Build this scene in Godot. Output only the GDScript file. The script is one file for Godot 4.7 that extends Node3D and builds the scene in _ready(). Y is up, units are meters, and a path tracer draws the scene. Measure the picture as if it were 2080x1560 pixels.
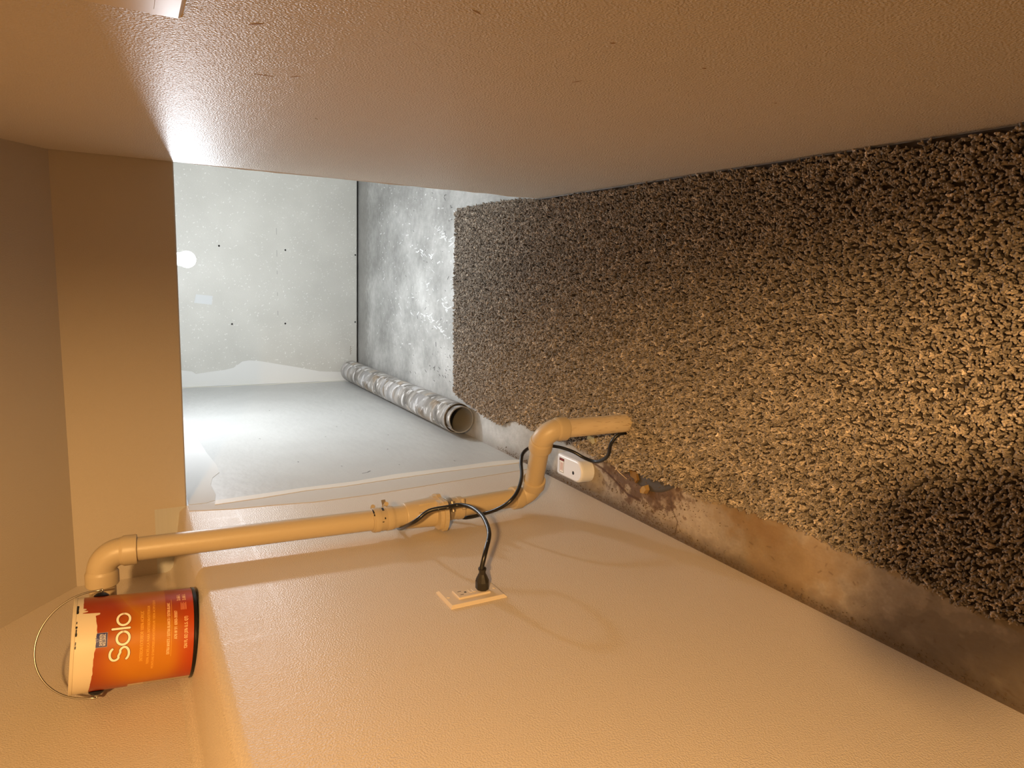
extends Node3D
# World: x to the right, y up, z towards the camera.  Metres.
const WL := -0.598      # face of the low left wall
const WU := -0.765      # face of the upper left wall, behind the ledge
const WR := 0.236       # face of the right wall
const ZH := -1.835      # plane of the header above the alcove
const ZB := -3.713      # back wall of the alcove
const HEAD := 0.998     # underside of the header
const ACEIL := 1.07     # alcove ceiling

var rng := RandomNumberGenerator.new()
var M := {}

# ------------------------------------------------------------------ geometry
class Acc:
	var v := PackedVector3Array()
	var n := PackedVector3Array()
	var u := PackedVector2Array()
	var ix := PackedInt32Array()

	func vert(p: Vector3, nn: Vector3, uv := Vector2.ZERO) -> int:
		v.append(p); n.append(nn); u.append(uv)
		return v.size() - 1

	func face(a: int, b: int, c: int) -> void:       # clockwise as seen from outside
		var g: Vector3 = (v[b] - v[a]).cross(v[c] - v[a])
		if g.dot(n[a] + n[b] + n[c]) > 0.0:
			ix.append(a); ix.append(c); ix.append(b)
		else:
			ix.append(a); ix.append(b); ix.append(c)

	func quad(a: Vector3, b: Vector3, c: Vector3, d: Vector3, nn: Vector3, uva := Vector2(0, 0), uvb := Vector2(1, 0), uvc := Vector2(1, 1), uvd := Vector2(0, 1)) -> void:
		var i := vert(a, nn, uva)
		vert(b, nn, uvb); vert(c, nn, uvc); vert(d, nn, uvd)
		face(i, i + 1, i + 2); face(i, i + 2, i + 3)

	func tri(a: Vector3, b: Vector3, c: Vector3, nn: Vector3) -> void:
		var i := vert(a, nn)
		vert(b, nn); vert(c, nn)
		face(i, i + 1, i + 2)

	# box with chamfered edges
	func box(ce: Vector3, size: Vector3, bev := 0.0, ba := Basis.IDENTITY) -> void:
		var h := size * 0.5
		var P := {}
		for sx in [-1, 1]:
			for sy in [-1, 1]:
				for sz in [-1, 1]:
					var s := Vector3(sx, sy, sz)
					var list: Array[Vector3] = []
					for ax in 3:
						var q := Vector3.ZERO
						for k in 3:
							q[k] = s[k] * (h[k] - (0.0 if k == ax else bev))
						list.append(ce + ba * q)
					P[s] = list
		for ax in 3:
			var b1 := (ax + 1) % 3
			var b2 := (ax + 2) % 3
			for sg in [-1, 1]:
				var cs: Array[Vector3] = []
				for k in [[-1, -1], [1, -1], [1, 1], [-1, 1]]:
					var s := Vector3.ZERO
					s[ax] = sg; s[b1] = k[0]; s[b2] = k[1]
					cs.append(P[s][ax])
				var nn := Vector3.ZERO
				nn[ax] = sg
				quad(cs[0], cs[1], cs[2], cs[3], ba * nn)
			if bev > 0.0:
				for s1 in [-1, 1]:
					for s2 in [-1, 1]:
						var a := Vector3.ZERO
						a[ax] = -1; a[b1] = s1; a[b2] = s2
						var b := a
						b[ax] = 1
						var nn := Vector3.ZERO
						nn[b1] = s1; nn[b2] = s2
						quad(P[a][b1], P[a][b2], P[b][b2], P[b][b1], ba * nn.normalized())
		if bev > 0.0:
			for s in P:
				tri(P[s][0], P[s][1], P[s][2], ba * (s as Vector3).normalized())

	# tube along a path; rad is one radius or one per point
	func tube(path: Array, rad, sides := 16, caps := true, vscale := 1.0) -> void:
		var m := path.size()
		var tan: Array[Vector3] = []
		for i in m:
			var a: Vector3 = path[maxi(i - 1, 0)]
			var b: Vector3 = path[mini(i + 1, m - 1)]
			var t := b - a
			tan.append(t.normalized() if t.length() > 1e-9 else (tan[i - 1] if i > 0 else Vector3.UP))
		var x := tan[0].cross(Vector3(0.31, 0.2, 0.93)).normalized()
		var base := v.size()
		var along := 0.0
		var rings: Array = []
		for i in m:
			x = (x - tan[i] * x.dot(tan[i])).normalized()
			var y := tan[i].cross(x)
			var p: Vector3 = path[i]
			if i > 0:
				along += p.distance_to(path[i - 1])
			var r: float = rad[i] if rad is Array or rad is PackedFloat32Array else rad
			rings.append([p, x, y, r])
			for k in sides + 1:
				var an := TAU * k / sides
				var d := x * cos(an) + y * sin(an)
				var slope := 0.0
				if rad is Array and m > 1:
					var i0 := maxi(i - 1, 0)
					var i1 := mini(i + 1, m - 1)
					var dl: float = (path[i1] as Vector3).distance_to(path[i0])
					slope = (rad[i1] - rad[i0]) / maxf(dl, 1e-6)
				vert(p + d * r, (d - tan[i] * slope).normalized(), Vector2(float(k) / sides, along * vscale))
		for i in m - 1:
			for k in sides:
				var a := base + i * (sides + 1) + k
				var b := a + sides + 1
				face(a, a + 1, b + 1); face(a, b + 1, b)
		if caps:
			for e in [0, m - 1]:
				var rr: Array = rings[e]
				var nn: Vector3 = -tan[0] if e == 0 else tan[m - 1]
				var c := vert(rr[0], nn)
				var f := v.size()
				for k in sides + 1:
					var an := TAU * k / sides
					vert(rr[0] + (rr[1] * cos(an) + rr[2] * sin(an)) * rr[3], nn)
				for k in sides:
					face(c, f + k, f + k + 1)

	# lathe about the y axis of ba; profile of Vector2(radius, height)
	func lathe(prof: Array, segs := 48, org := Vector3.ZERO, ba := Basis.IDENTITY, a0 := 0.0, a1 := TAU, soft := 35.0) -> void:
		var m := prof.size()
		var sn: Array[Vector2] = []
		for i in m - 1:
			var d: Vector2 = prof[i + 1] - prof[i]
			sn.append(Vector2(d.y, -d.x).normalized())
		for i in m - 1:
			var na := sn[i]
			var nb := sn[i]
			if i > 0 and rad_to_deg(sn[i - 1].angle_to(sn[i])) < soft and rad_to_deg(sn[i - 1].angle_to(sn[i])) > -soft:
				na = (sn[i - 1] + sn[i]).normalized()
			if i < m - 2 and absf(rad_to_deg(sn[i + 1].angle_to(sn[i]))) < soft:
				nb = (sn[i + 1] + sn[i]).normalized()
			var base := v.size()
			for k in segs + 1:
				var an := a0 + (a1 - a0) * k / segs
				var d := Vector3(sin(an), 0, cos(an))
				var pa: Vector2 = prof[i]
				var pb: Vector2 = prof[i + 1]
				vert(org + ba * (d * pa.x + Vector3.UP * pa.y), ba * (d * na.x + Vector3.UP * na.y), Vector2(float(k) / segs, 1.0 - float(i) / (m - 1)))
				vert(org + ba * (d * pb.x + Vector3.UP * pb.y), ba * (d * nb.x + Vector3.UP * nb.y), Vector2(float(k) / segs, 1.0 - float(i + 1) / (m - 1)))
			for k in segs:
				var a := base + 2 * k
				face(a, a + 1, a + 3); face(a, a + 3, a + 2)

	# flat polygon (x, z) turned into a slab from y0 to y1
	func slab(poly: PackedVector2Array, y0: float, y1: float, tf := Transform3D.IDENTITY) -> void:
		var t := Geometry2D.triangulate_polygon(poly)
		var m := poly.size()
		for s in [[y1, Vector3.UP], [y0, Vector3.DOWN]]:
			var base := v.size()
			for p in poly:
				vert(tf * Vector3(p.x, s[0], p.y), tf.basis * (s[1] as Vector3), p)
			for i in range(0, t.size(), 3):
				face(base + t[i], base + t[i + 1], base + t[i + 2])
		var area := 0.0
		for i in m:
			area += poly[i].cross(poly[(i + 1) % m])
		for i in m:
			var a := poly[i]
			var b := poly[(i + 1) % m]
			var o := Vector2(b.y - a.y, a.x - b.x).normalized() * (1.0 if area > 0.0 else -1.0)
			quad(tf * Vector3(a.x, y0, a.y), tf * Vector3(b.x, y0, b.y), tf * Vector3(b.x, y1, b.y), tf * Vector3(a.x, y1, a.y), tf.basis * Vector3(o.x, 0, o.y))

	func mesh() -> ArrayMesh:
		var ar := []
		ar.resize(Mesh.ARRAY_MAX)
		ar[Mesh.ARRAY_VERTEX] = v
		ar[Mesh.ARRAY_NORMAL] = n
		ar[Mesh.ARRAY_TEX_UV] = u
		ar[Mesh.ARRAY_INDEX] = ix
		var am := ArrayMesh.new()
		am.add_surface_from_arrays(Mesh.PRIMITIVE_TRIANGLES, ar)
		return am

func put(called: String, a: Acc, mat: Material, parent: Node = self, centre := true) -> MeshInstance3D:
	var o := MeshInstance3D.new()
	o.name = called
	if parent == self and centre:                  # a thing of one mesh stands on its own base point
		var lo := a.v[0]
		var hi := a.v[0]
		for p in a.v:
			lo = lo.min(p); hi = hi.max(p)
		o.position = Vector3((lo.x + hi.x) * 0.5, lo.y, (lo.z + hi.z) * 0.5)
		for i in a.v.size():
			a.v[i] -= o.position
	o.mesh = a.mesh()
	o.material_override = mat
	o.cast_shadow = GeometryInstance3D.SHADOW_CASTING_SETTING_ON
	parent.add_child(o, true)
	return o

func tag(o: Node, label: String, category: String, group := "") -> void:
	o.set_meta("label", label)
	o.set_meta("category", category)
	if group != "":
		o.set_meta("group", group)

func thing(called: String, label: String, category: String, at := Vector3.ZERO, ba := Basis.IDENTITY) -> Node3D:
	var o := Node3D.new()
	o.name = called
	o.transform = Transform3D(ba, at)
	add_child(o, true)
	tag(o, label, category)
	return o

func struct(called: String, a: Acc, mat: Material, label: String, category: String) -> MeshInstance3D:
	var o := put(called, a, mat, self, false)
	o.set_meta("kind", "structure")
	tag(o, label, category)
	return o

func rebase(t: Node3D, p: Vector3) -> void:           # parts were built in world axes: move the thing's origin to its base
	t.position = p
	for c in t.get_children():
		(c as Node3D).position -= p

func smooth_path(p: Array, per := 8) -> Array:
	var out := []
	for i in p.size() - 1:
		var a: Vector3 = p[maxi(i - 1, 0)]
		var b: Vector3 = p[i]
		var c: Vector3 = p[i + 1]
		var d: Vector3 = p[mini(i + 2, p.size() - 1)]
		for k in per:
			out.append(b.cubic_interpolate(c, a, d, float(k) / per))
	out.append(p[p.size() - 1])
	return out

# ------------------------------------------------------------------ materials
func lin(r: float, g: float, b: float) -> Color:
	return Color(r, g, b).linear_to_srgb()

func mat(c: Color, rough := 0.6, metal := 0.0) -> StandardMaterial3D:
	var m := StandardMaterial3D.new()
	m.albedo_color = c
	m.roughness = rough
	m.metallic = metal
	return m

func noise(freq: float, sd: int, oct := 4, kind := FastNoiseLite.TYPE_SIMPLEX_SMOOTH) -> FastNoiseLite:
	var f := FastNoiseLite.new()
	f.noise_type = kind
	f.frequency = freq
	f.seed = sd
	f.fractal_octaves = oct
	return f

func bump_tex(freq: float, sd: int, oct: int, strength: float, size := 512) -> ImageTexture:
	var im := noise(freq, sd, oct).get_seamless_image(size, size)
	im.convert(Image.FORMAT_RGBA8)
	im.bump_map_to_normal_map(strength)
	im.generate_mipmaps()
	return ImageTexture.create_from_image(im)

func paint_bump(m: StandardMaterial3D, tex: Texture2D, per_metre: float, amount: float) -> void:
	m.normal_enabled = true
	m.normal_texture = tex
	m.normal_scale = amount
	m.uv1_triplanar = true
	m.uv1_world_triplanar = true
	m.uv1_scale = Vector3.ONE * per_metre

# a canvas of plain bytes that surfaces are painted on
class Canvas:
	var w: int
	var h: int
	var d := PackedByteArray()
	func _init(ww: int, hh: int) -> void:
		w = ww; h = hh
		d.resize(w * h * 3)
	func get_c(x: int, y: int) -> Vector3:
		var i := (y * w + x) * 3
		return Vector3(d[i], d[i + 1], d[i + 2]) / 255.0
	func set_c(x: int, y: int, c: Vector3) -> void:
		if x < 0 or y < 0 or x >= w or y >= h:
			return
		var i := (y * w + x) * 3
		d[i] = int(clampf(c.x, 0, 1) * 255.0); d[i + 1] = int(clampf(c.y, 0, 1) * 255.0); d[i + 2] = int(clampf(c.z, 0, 1) * 255.0)
	func mixc(x: int, y: int, c: Vector3, k: float) -> void:
		if x < 0 or y < 0 or x >= w or y >= h:
			return
		set_c(x, y, get_c(x, y).lerp(c, k))
	func poly(p: PackedVector2Array, c: Vector3, k: float, rag: FastNoiseLite = null, amp := 0.0, feather := 0.0) -> void:
		var lo := p[0]
		var hi := p[0]
		for q in p:
			lo = lo.min(q); hi = hi.max(q)
		for y in range(maxi(0, int(lo.y - amp)), mini(h, int(hi.y + amp) + 2)):
			for x in range(maxi(0, int(lo.x - amp)), mini(w, int(hi.x + amp) + 2)):
				var q := Vector2(x, y)
				if rag:
					q += Vector2(rag.get_noise_2d(x, y), rag.get_noise_2d(x + 900, y)) * amp
				if feather > 0.0:
					var hits := 0
					for f in 12:
						if Geometry2D.is_point_in_polygon(q + Vector2.from_angle(f * 2.4) * feather * sqrt((f + 0.5) / 12.0), p):
							hits += 1
					if hits > 0:
						mixc(x, y, c, k * hits / 12.0)
				elif Geometry2D.is_point_in_polygon(q, p):
					mixc(x, y, c, k)
	func stroke(a: Vector2, b: Vector2, r: float, c: Vector3, k: float) -> void:
		var lo := a.min(b) - Vector2.ONE * (r + 1)
		var hi := a.max(b) + Vector2.ONE * (r + 1)
		for y in range(int(lo.y), int(hi.y) + 1):
			for x in range(int(lo.x), int(hi.x) + 1):
				var q := Geometry2D.get_closest_point_to_segment(Vector2(x, y), a, b)
				var f := clampf(r + 0.5 - q.distance_to(Vector2(x, y)), 0, 1)
				if f > 0.0:
					mixc(x, y, c, k * f)
	func tex() -> ImageTexture:
		var im := Image.create_from_data(w, h, false, Image.FORMAT_RGB8, d)
		im.generate_mipmaps()
		return ImageTexture.create_from_image(im)

func srgb(r: float, g: float, b: float) -> Vector3:
	return Vector3(r, g, b) / 255.0

const PAINT := Vector3(0.81, 0.765, 0.705)       # the off-white wall paint (sRGB)

func _ready() -> void:
	rng.seed = 4711
	# ---------------- camera
	var cam := Camera3D.new()
	cam.name = "camera"
	var right := Vector3(0.98736, -0.04426, -0.15220)      # "right" of the upright view; the picture is turned a quarter
	var up := Vector3(-0.03551, 0.87406, -0.48452)
	var back := Vector3(0.15448, 0.48380, 0.86144)
	cam.transform = Transform3D(Basis(-up, right, back).orthonormalized(), Vector3(0, 1.104, 0))
	cam.fov = 58.4905
	cam.near = 0.02
	cam.far = 50.0
	add_child(cam)
	cam.current = true
	# ---------------- surroundings
	var we := WorldEnvironment.new()
	we.name = "surroundings"
	var e := Environment.new()
	e.background_mode = Environment.BG_COLOR
	e.background_color = Color(0, 0, 0)
	e.tonemap_mode = Environment.TONE_MAPPER_LINEAR
	e.tonemap_exposure = 1.0
	e.sdfgi_enabled = true
	e.ssao_enabled = true
	e.ssil_enabled = true
	we.environment = e
	add_child(we)
	# ---------------- lamps
	alcove_lamp(Vector3(0.020, 0.915, -2.73), lin(0.96, 1.0, 1.07), 0.52)
	hall_lamp(Vector3(0.30, 1.62, 0.60), lin(1.0, 0.57, 0.215), 5.2)
	# ---------------- materials, setting, things
	materials()
	setting()
	carpet()
	pipe()
	outlet()
	cord()
	paint_can()
	vinyl_roll()
	bait_box()
	light_switch()
	sump_lid()
	scraps()
	added_blocker()

func alcove_lamp(at: Vector3, c: Color, energy: float) -> void:
	var t := thing("ceiling_lamp", "glowing white bulb under the header inside the alcove", "lamp", Vector3(at.x, ACEIL, at.z))
	var d := at.y - ACEIL
	var a := Acc.new()
	a.lathe([Vector2(0.0, 0.0), Vector2(0.055, 0.0), Vector2(0.055, -0.012), Vector2(0.026, -0.035), Vector2(0.021, d + 0.075), Vector2(0.0, d + 0.075)], 32)
	put("socket", a, mat(lin(0.8, 0.8, 0.78), 0.5), t)
	var b := Acc.new()
	var prof := []
	for i in 25:
		var th := PI * i / 24.0
		var r := 0.030 * sin(th)
		var y := d - 0.030 * cos(th)
		if th > PI * 0.70:
			r = maxf(r, lerpf(0.0243, 0.014, (th - PI * 0.7) / (PI * 0.3)))
			y = lerpf(d + 0.0176, d + 0.078, (th - PI * 0.7) / (PI * 0.3))
		prof.append(Vector2(r, y))
	b.lathe(prof, 32, Vector3.ZERO, Basis.IDENTITY, 0.0, TAU, 60.0)
	var m := mat(Color(1, 1, 1), 0.4)
	m.emission_enabled = true
	m.emission = Color(0.95, 1.0, 1.0)
	m.emission_energy_multiplier = 3.0
	put("bulb", b, m, t)
	var l := OmniLight3D.new()
	l.name = "alcove_light"
	l.light_color = c
	l.light_energy = energy
	l.light_size = 0.03
	l.omni_range = 8.0
	l.omni_attenuation = 2.0
	l.shadow_enabled = true
	l.position = at
	add_child(l)

func hall_lamp(at: Vector3, c: Color, energy: float) -> void:
	var t := thing("pendant_lamp", "warm bare bulb hanging behind the camera past the end of the right wall", "lamp", Vector3(at.x, 2.44, at.z))
	var d := at.y - 2.44
	var a := Acc.new()
	a.lathe([Vector2(0.0, 0.0), Vector2(0.05, 0.0), Vector2(0.05, -0.02), Vector2(0.0, -0.02)], 24)
	put("canopy", a, mat(lin(0.7, 0.7, 0.68), 0.5), t)
	a = Acc.new()
	a.tube([Vector3(0, -0.015, 0), Vector3(0, d + 0.10, 0)], 0.003, 8)
	put("flex", a, mat(lin(0.05, 0.05, 0.05), 0.5), t)
	a = Acc.new()
	a.lathe([Vector2(0.0, d + 0.11), Vector2(0.018, d + 0.105), Vector2(0.018, d + 0.05), Vector2(0.0, d + 0.05)], 24)
	put("socket", a, mat(lin(0.05, 0.05, 0.05), 0.5), t)
	a = Acc.new()
	var prof := []
	for i in 17:
		var th := PI * i / 16.0
		prof.append(Vector2(0.035 * sin(th), d - 0.035 * cos(th) + (0.02 if th > 2.2 else 0.0)))
	a.lathe(prof, 24, Vector3.ZERO, Basis.IDENTITY, 0.0, TAU, 60.0)
	var m := mat(Color(1, 1, 1), 0.4)
	m.emission_enabled = true
	m.emission = c
	m.emission_energy_multiplier = 4.0
	put("bulb", a, m, t)
	var l := OmniLight3D.new()
	l.name = "hall_light"
	l.light_color = c
	l.light_energy = energy
	l.light_size = 0.04
	l.omni_range = 10.0
	l.omni_attenuation = 2.0
	l.shadow_enabled = true
	l.position = at
	add_child(l)

func materials() -> void:
	var orange_peel := bump_tex(0.10, 11, 2, 4.0)
	M.peel = orange_peel
	M.paint = mat(Color(PAINT.x, PAINT.y, PAINT.z), 0.40)
	paint_bump(M.paint, orange_peel, 5.0, 0.42)
	M.paint_gloss = mat(Color(PAINT.x, PAINT.y, PAINT.z), 0.46)
	M.paint_gloss.metallic_specular = 0.36
	paint_bump(M.paint_gloss, orange_peel, 5.0, 0.85)
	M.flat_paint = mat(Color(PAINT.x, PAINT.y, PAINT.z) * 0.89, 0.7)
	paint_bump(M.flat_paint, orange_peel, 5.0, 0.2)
	M.pipe = mat(Color(0.75, 0.685, 0.565), 0.42)
	paint_bump(M.pipe, bump_tex(0.02, 23, 3, 3.0), 9.0, 0.25)
	M.pipe_dark = mat(Color(0.72, 0.655, 0.54), 0.5)
	M.rubber = mat(lin(0.012, 0.012, 0.013), 0.5)
	M.cable = mat(lin(0.010, 0.010, 0.011), 0.32)
	M.steel = mat(lin(0.42, 0.36, 0.28), 0.4, 0.7)
	M.wire = mat(lin(0.40, 0.37, 0.32), 0.3, 1.0)
	M.plate = mat(Color(0.84, 0.79, 0.72), 0.3)
	M.black = mat(lin(0.01, 0.01, 0.01), 0.4)
	M.room = mat(lin(0.26, 0.23, 0.20), 0.8)
	M.room_ceiling = mat(lin(0.20, 0.17, 0.14), 0.9)
	M.scuff = mat(Color(0.60, 0.47, 0.32), 0.7)
	M.room_carpet = mat(lin(0.13, 0.105, 0.085), 0.95)
	M.mud = mat(Color(0.90, 0.90, 0.88), 0.75)
	M.white_plastic = mat(Color(0.88, 0.90, 0.94), 0.35)

# ------------------------------------------------------------------ setting
func setting() -> void:
	# ---- floor: a concrete slab, its stains and near shade painted on a map of it
	var a := Acc.new()
	a.box(Vector3(0.25, -0.06, 0.0), Vector3(6.7, 0.12, 8.2))
	for i in a.v.size():
		a.u[i] = Vector2((a.v[i].x + 0.62) / 1.28, (a.v[i].z + 3.76) / 3.76)
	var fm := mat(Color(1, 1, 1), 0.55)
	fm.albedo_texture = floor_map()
	fm.normal_enabled = true
	fm.normal_texture = bump_tex(0.12, 5, 4, 2.0, 1024)
	fm.normal_scale = 0.2
	var rf := Acc.new()
	rf.box(Vector3(0.25, 0.004, 2.0), Vector3(6.5, 0.008, 3.96))
	var rfo := struct("floor_room", rf, M.room_carpet, "dark brown carpeted floor of the room behind the camera", "floor")
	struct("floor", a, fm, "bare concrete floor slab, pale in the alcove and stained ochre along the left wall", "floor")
	# ---- left: low wall with a rounded, slightly sloping ledge, and the upper wall behind it
	var prof := [Vector2(WL, 0.0), Vector2(WL, 0.994), Vector2(WL - 0.0015, 1.000), Vector2(WL - 0.006, 1.0075), Vector2(WL - 0.014, 1.0150), Vector2(-0.745, 1.0330), Vector2(-0.754, 1.0355), Vector2(-0.761, 1.041), Vector2(WU, 1.052), Vector2(-0.78, 1.052), Vector2(-0.78, 0.0)]
	a = Acc.new()
	var z0 := ZH
	var z1 := -0.33
	for i in prof.size():
		var p0: Vector2 = prof[i]
		var p1: Vector2 = prof[(i + 1) % prof.size()]
		var nn := func(k: int) -> Vector3:
			var q0: Vector2 = prof[k]
			var q1: Vector2 = prof[(k + 1) % prof.size()]
			var t := (q1 - q0).normalized()
			return Vector3(t.y, -t.x, 0)
		var na: Vector3 = nn.call(i)
		var nb: Vector3 = na
		if i >= 1 and i <= 8:
			na = (nn.call(i) + nn.call(i - 1)).normalized()
		if i >= 0 and i <= 7:
			nb = (nn.call(i) + nn.call(i + 1)).normalized()
		var j := a.vert(Vector3(p0.x, p0.y, z0), na)
		a.vert(Vector3(p1.x, p1.y, z0), nb); a.vert(Vector3(p1.x, p1.y, z1), nb); a.vert(Vector3(p0.x, p0.y, z1), na)
		a.face(j, j + 1, j + 2); a.face(j, j + 2, j + 3)
	for i in a.v.size():
		a.u[i] = Vector2((a.v[i].z + 3.72) / 3.42, 1.0 - a.v[i].y / 1.06)
	struct("wall_left", a, M.paint, "low cream painted wall with a ledge on top, carrying the outlet and the pipe", "wall")
	a = Acc.new()
	a.box(Vector3((WU - 0.87) * 0.5, 1.72, (ZH - 0.33) * 0.5), Vector3(0.87 + WU, 1.44, -0.33 - ZH))
	struct("wall_left_upper", a, M.paint, "cream painted wall set back behind the ledge, behind the paint can", "wall")
	# ---- left wall inside the alcove, in the same plane
	a = Acc.new()
	a.box(Vector3((WL - 0.87) * 0.5, ACEIL * 0.5, (ZH + ZB - 0.1) * 0.5), Vector3(0.87 + WL, ACEIL, ZH - ZB + 0.1))
	for i in a.v.size():
		a.u[i] = Vector2((a.v[i].z - ZB) / (ZH - ZB), 1.0 - a.v[i].y / ACEIL)
	var lm := mat(Color(1, 1, 1), 0.5)
	lm.albedo_texture = alcove_wall_map()
	lm.normal_enabled = true
	lm.normal_texture = bump_tex(0.05, 31, 3, 3.0)
	lm.normal_scale = 0.12
	var al := struct("wall_alcove", a, lm, "white unfinished drywall on the left side of the alcove, above the rolled sheet", "wall")
	# joint compound, proud of the board: the taped joint, the patch by the header and the corner
	compound(al, [[0.995, -1.790], [0.90, -1.765], [0.80, -1.755], [0.70, -1.740], [0.55, -1.743], [0.34, -1.765], [0.0, -1.80], [0.0, -1.865], [0.25, -1.868], [0.45, -1.852], [0.70, -1.842], [0.93, -1.836], [0.995, -1.832]], 0.0012, mat(Color(0.77, 0.75, 0.715), 0.7))
	compound(al, [[0.935, -1.812], [0.82, -1.822], [0.70, -1.840], [0.60, -1.838], [0.45, -1.853], [0.28, -1.866], [0.12, -1.868], [0.0, -1.872], [0.0, -1.905], [0.09, -1.915], [0.25, -1.902], [0.43, -1.896], [0.56, -1.872], [0.70, -1.868], [0.80, -1.858], [0.93, -1.846]], 0.0024, mat(Color(0.85, 0.83, 0.79), 0.55))
	compound(al, [[0.993, -1.84], [0.955, -1.838], [0.931, -1.85], [0.924, -1.900], [0.927, -1.994], [0.916, -2.06], [0.893, -2.109], [0.891, -2.193], [0.904, -2.355], [0.915, -2.576], [0.93, -2.934], [0.96, -3.2], [0.993, -3.3]], 0.0010, mat(Color(0.80, 0.80, 0.79), 0.8))
	# ---- back wall: grey drywall hung just clear of the slab
	a = Acc.new()
	a.box(Vector3(0.15, 0.535, ZB - 0.05), Vector3(1.62, 1.05, 0.1), 0.002)
	for i in a.v.size():
		a.u[i] = Vector2((a.v[i].x + 0.60) / 1.30, 1.0 - a.v[i].y / ACEIL)
	var bm := mat(Color(1, 1, 1), 0.5)
	bm.albedo_texture = back_wall_map()
	bm.normal_enabled = true
	bm.normal_texture = bump_tex(0.06, 37, 3, 2.0)
	bm.normal_scale = 0.1
	var bw := struct("wall_back", a, bm, "unpainted grey drywall sheet closing the far end of the alcove", "wall")
	for s in [[0.099, 0.701], [0.094, 0.385], [0.086, 0.019], [-0.286, 0.651], [-0.284, 0.391], [-0.276, 0.020]]:
		var q := Acc.new()
		var f := Basis(Vector3.RIGHT, PI / 2)
		q.lathe([Vector2(0.0046, 0.0), Vector2(0.0040, 0.0006), Vector2(0.0030, -0.0004), Vector2(0.0, -0.0004)], 14, Vector3(s[0], s[1], ZB + 0.0004), f)
		put("screw", q, mat(lin(0.025, 0.024, 0.022), 0.5), bw)
	var cp := Acc.new()
	var raw := [[0.90, -0.512], [0.843, -0.521], [0.825, -0.534], [0.79, -0.530], [0.753, -0.525], [0.695, -0.519], [0.65, -0.509], [0.622, -0.489], [0.607, -0.478], [0.575, -0.473], [0.53, -0.477], [0.492, -0.484], [0.42, -0.499], [0.343, -0.514], [0.27, -0.530], [0.213, -0.543], [0.16, -0.546], [0.106, -0.550], [0.02, -0.556], [0.02, -0.598], [0.90, -0.598]]
	var pp := PackedVector2Array()
	for r in raw:
		pp.append(Vector2(r[1], -r[0]))
	cp.slab(pp, 0.0, 0.0012, Transform3D(Basis(Vector3.RIGHT, PI / 2), Vector3(0, 0, ZB)))
	put("joint_compound", cp, mat(Color(0.85, 0.85, 0.835), 0.7), bw)
	cp = Acc.new()
	pp = PackedVector2Array()
	for r in [[0.80, -0.140], [0.815, -0.146], [0.737, -0.147], [0.735, -0.170], [0.743, -0.190], [0.80, -0.184], [0.822, -0.180]]:
		pp.append(Vector2(r[1], -r[0]))
	pp = PackedVector2Array([Vector2(-0.140, -0.812), Vector2(-0.147, -0.737), Vector2(-0.190, -0.743), Vector2(-0.182, -0.822)])
	cp.slab(pp, 0.0, 0.0008, Transform3D(Basis(Vector3.RIGHT, PI / 2), Vector3(0, 0, ZB)))
	put("filler_patch", cp, mat(Color(0.80, 0.81, 0.81), 0.7), bw)
	# ---- right wall: painted, ends at the alcove; behind the camera it ends at the doorway to the lit room
	a = Acc.new()
	a.box(Vector3(WR + 0.055, 1.22, (ZH + 0.34) * 0.5), Vector3(0.11, 2.44, 0.34 - ZH), 0.003)
	var rw := struct("wall_right", a, M.paint_gloss, "scuffed cream wall on the right, shiny where the alcove light grazes it", "wall")
	for q in [[-0.761, 0.988, -0.750, 0.976, 2.2], [-0.942, 0.956, -0.94, 0.933, 1.0], [-0.929, 0.915, -0.917, 0.905, 0.8], [-0.60, 0.668, -0.597, 0.663, 2.0], [-0.607, 0.536, -0.605, 0.531, 2.0], [-0.661, 0.356, -0.66, 0.352, 1.2], [-0.74, 0.62, -0.725, 0.615, 1.0], [-0.60, 0.822, -0.606, 0.810, 1.6], [-0.63, 1.0, -0.622, 0.990, 1.8], [-1.146, 0.834, -1.152, 0.828, 0.8]]:
		a = Acc.new()
		var qa := Vector2(q[1], q[0])
		var qb := Vector2(q[3], q[2])
		var sd: Vector2 = (qb - qa).orthogonal().normalized() * q[4] * 0.001
		var mid := (qa + qb) * 0.5
		a.slab(PackedVector2Array([qa, mid + sd, qb, mid - sd * 0.6]), 0.0, 0.0003, Transform3D(Basis(Vector3(0, 1, 0), Vector3(-1, 0, 0), Vector3(0, 0, 1)), Vector3(WR, 0, 0)))
		put("scuff", a, M.scuff, rw)
	# the rough cut edge of its board at the alcove
	a = Acc.new()
	var pts := []
	for i in 28:
		var y := i / 27.0 * 0.985
		pts.append(Vector3(WR + 0.0030 + rng.randf_range(-0.0014, 0.0014), y, ZH - 0.0020))
	a.tube(pts, 0.0042, 8)
	put("edge_bead", a, mat(Color(0.93, 0.92, 0.90), 0.6), rw)
	# ---- header over the alcove opening
	a = Acc.new()
	a.box(Vector3(0.085, (HEAD + 1.30) * 0.5, ZH - 0.05), Vector3(1.71, 1.30 - HEAD, 0.10), 0.003)
	struct("wall_header", a, M.flat_paint, "painted drywall header above the alcove opening, under the sloping ceiling", "wall")
	# ---- sloping ceiling (the underside of a stair), then the flat ceiling
	var al0 := 0.6772
	var s0 := Vector3(0, 1.2408, ZH)
	var run := Vector3(0, sin(al0), cos(al0))
	var nrm := Vector3(0, -cos(al0), sin(al0))
	var length := (2.44 - s0.y) / sin(al0)
	a = Acc.new()
	var bb := Basis(Vector3.RIGHT, nrm * -1.0, Vector3.RIGHT.cross(-nrm))
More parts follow.
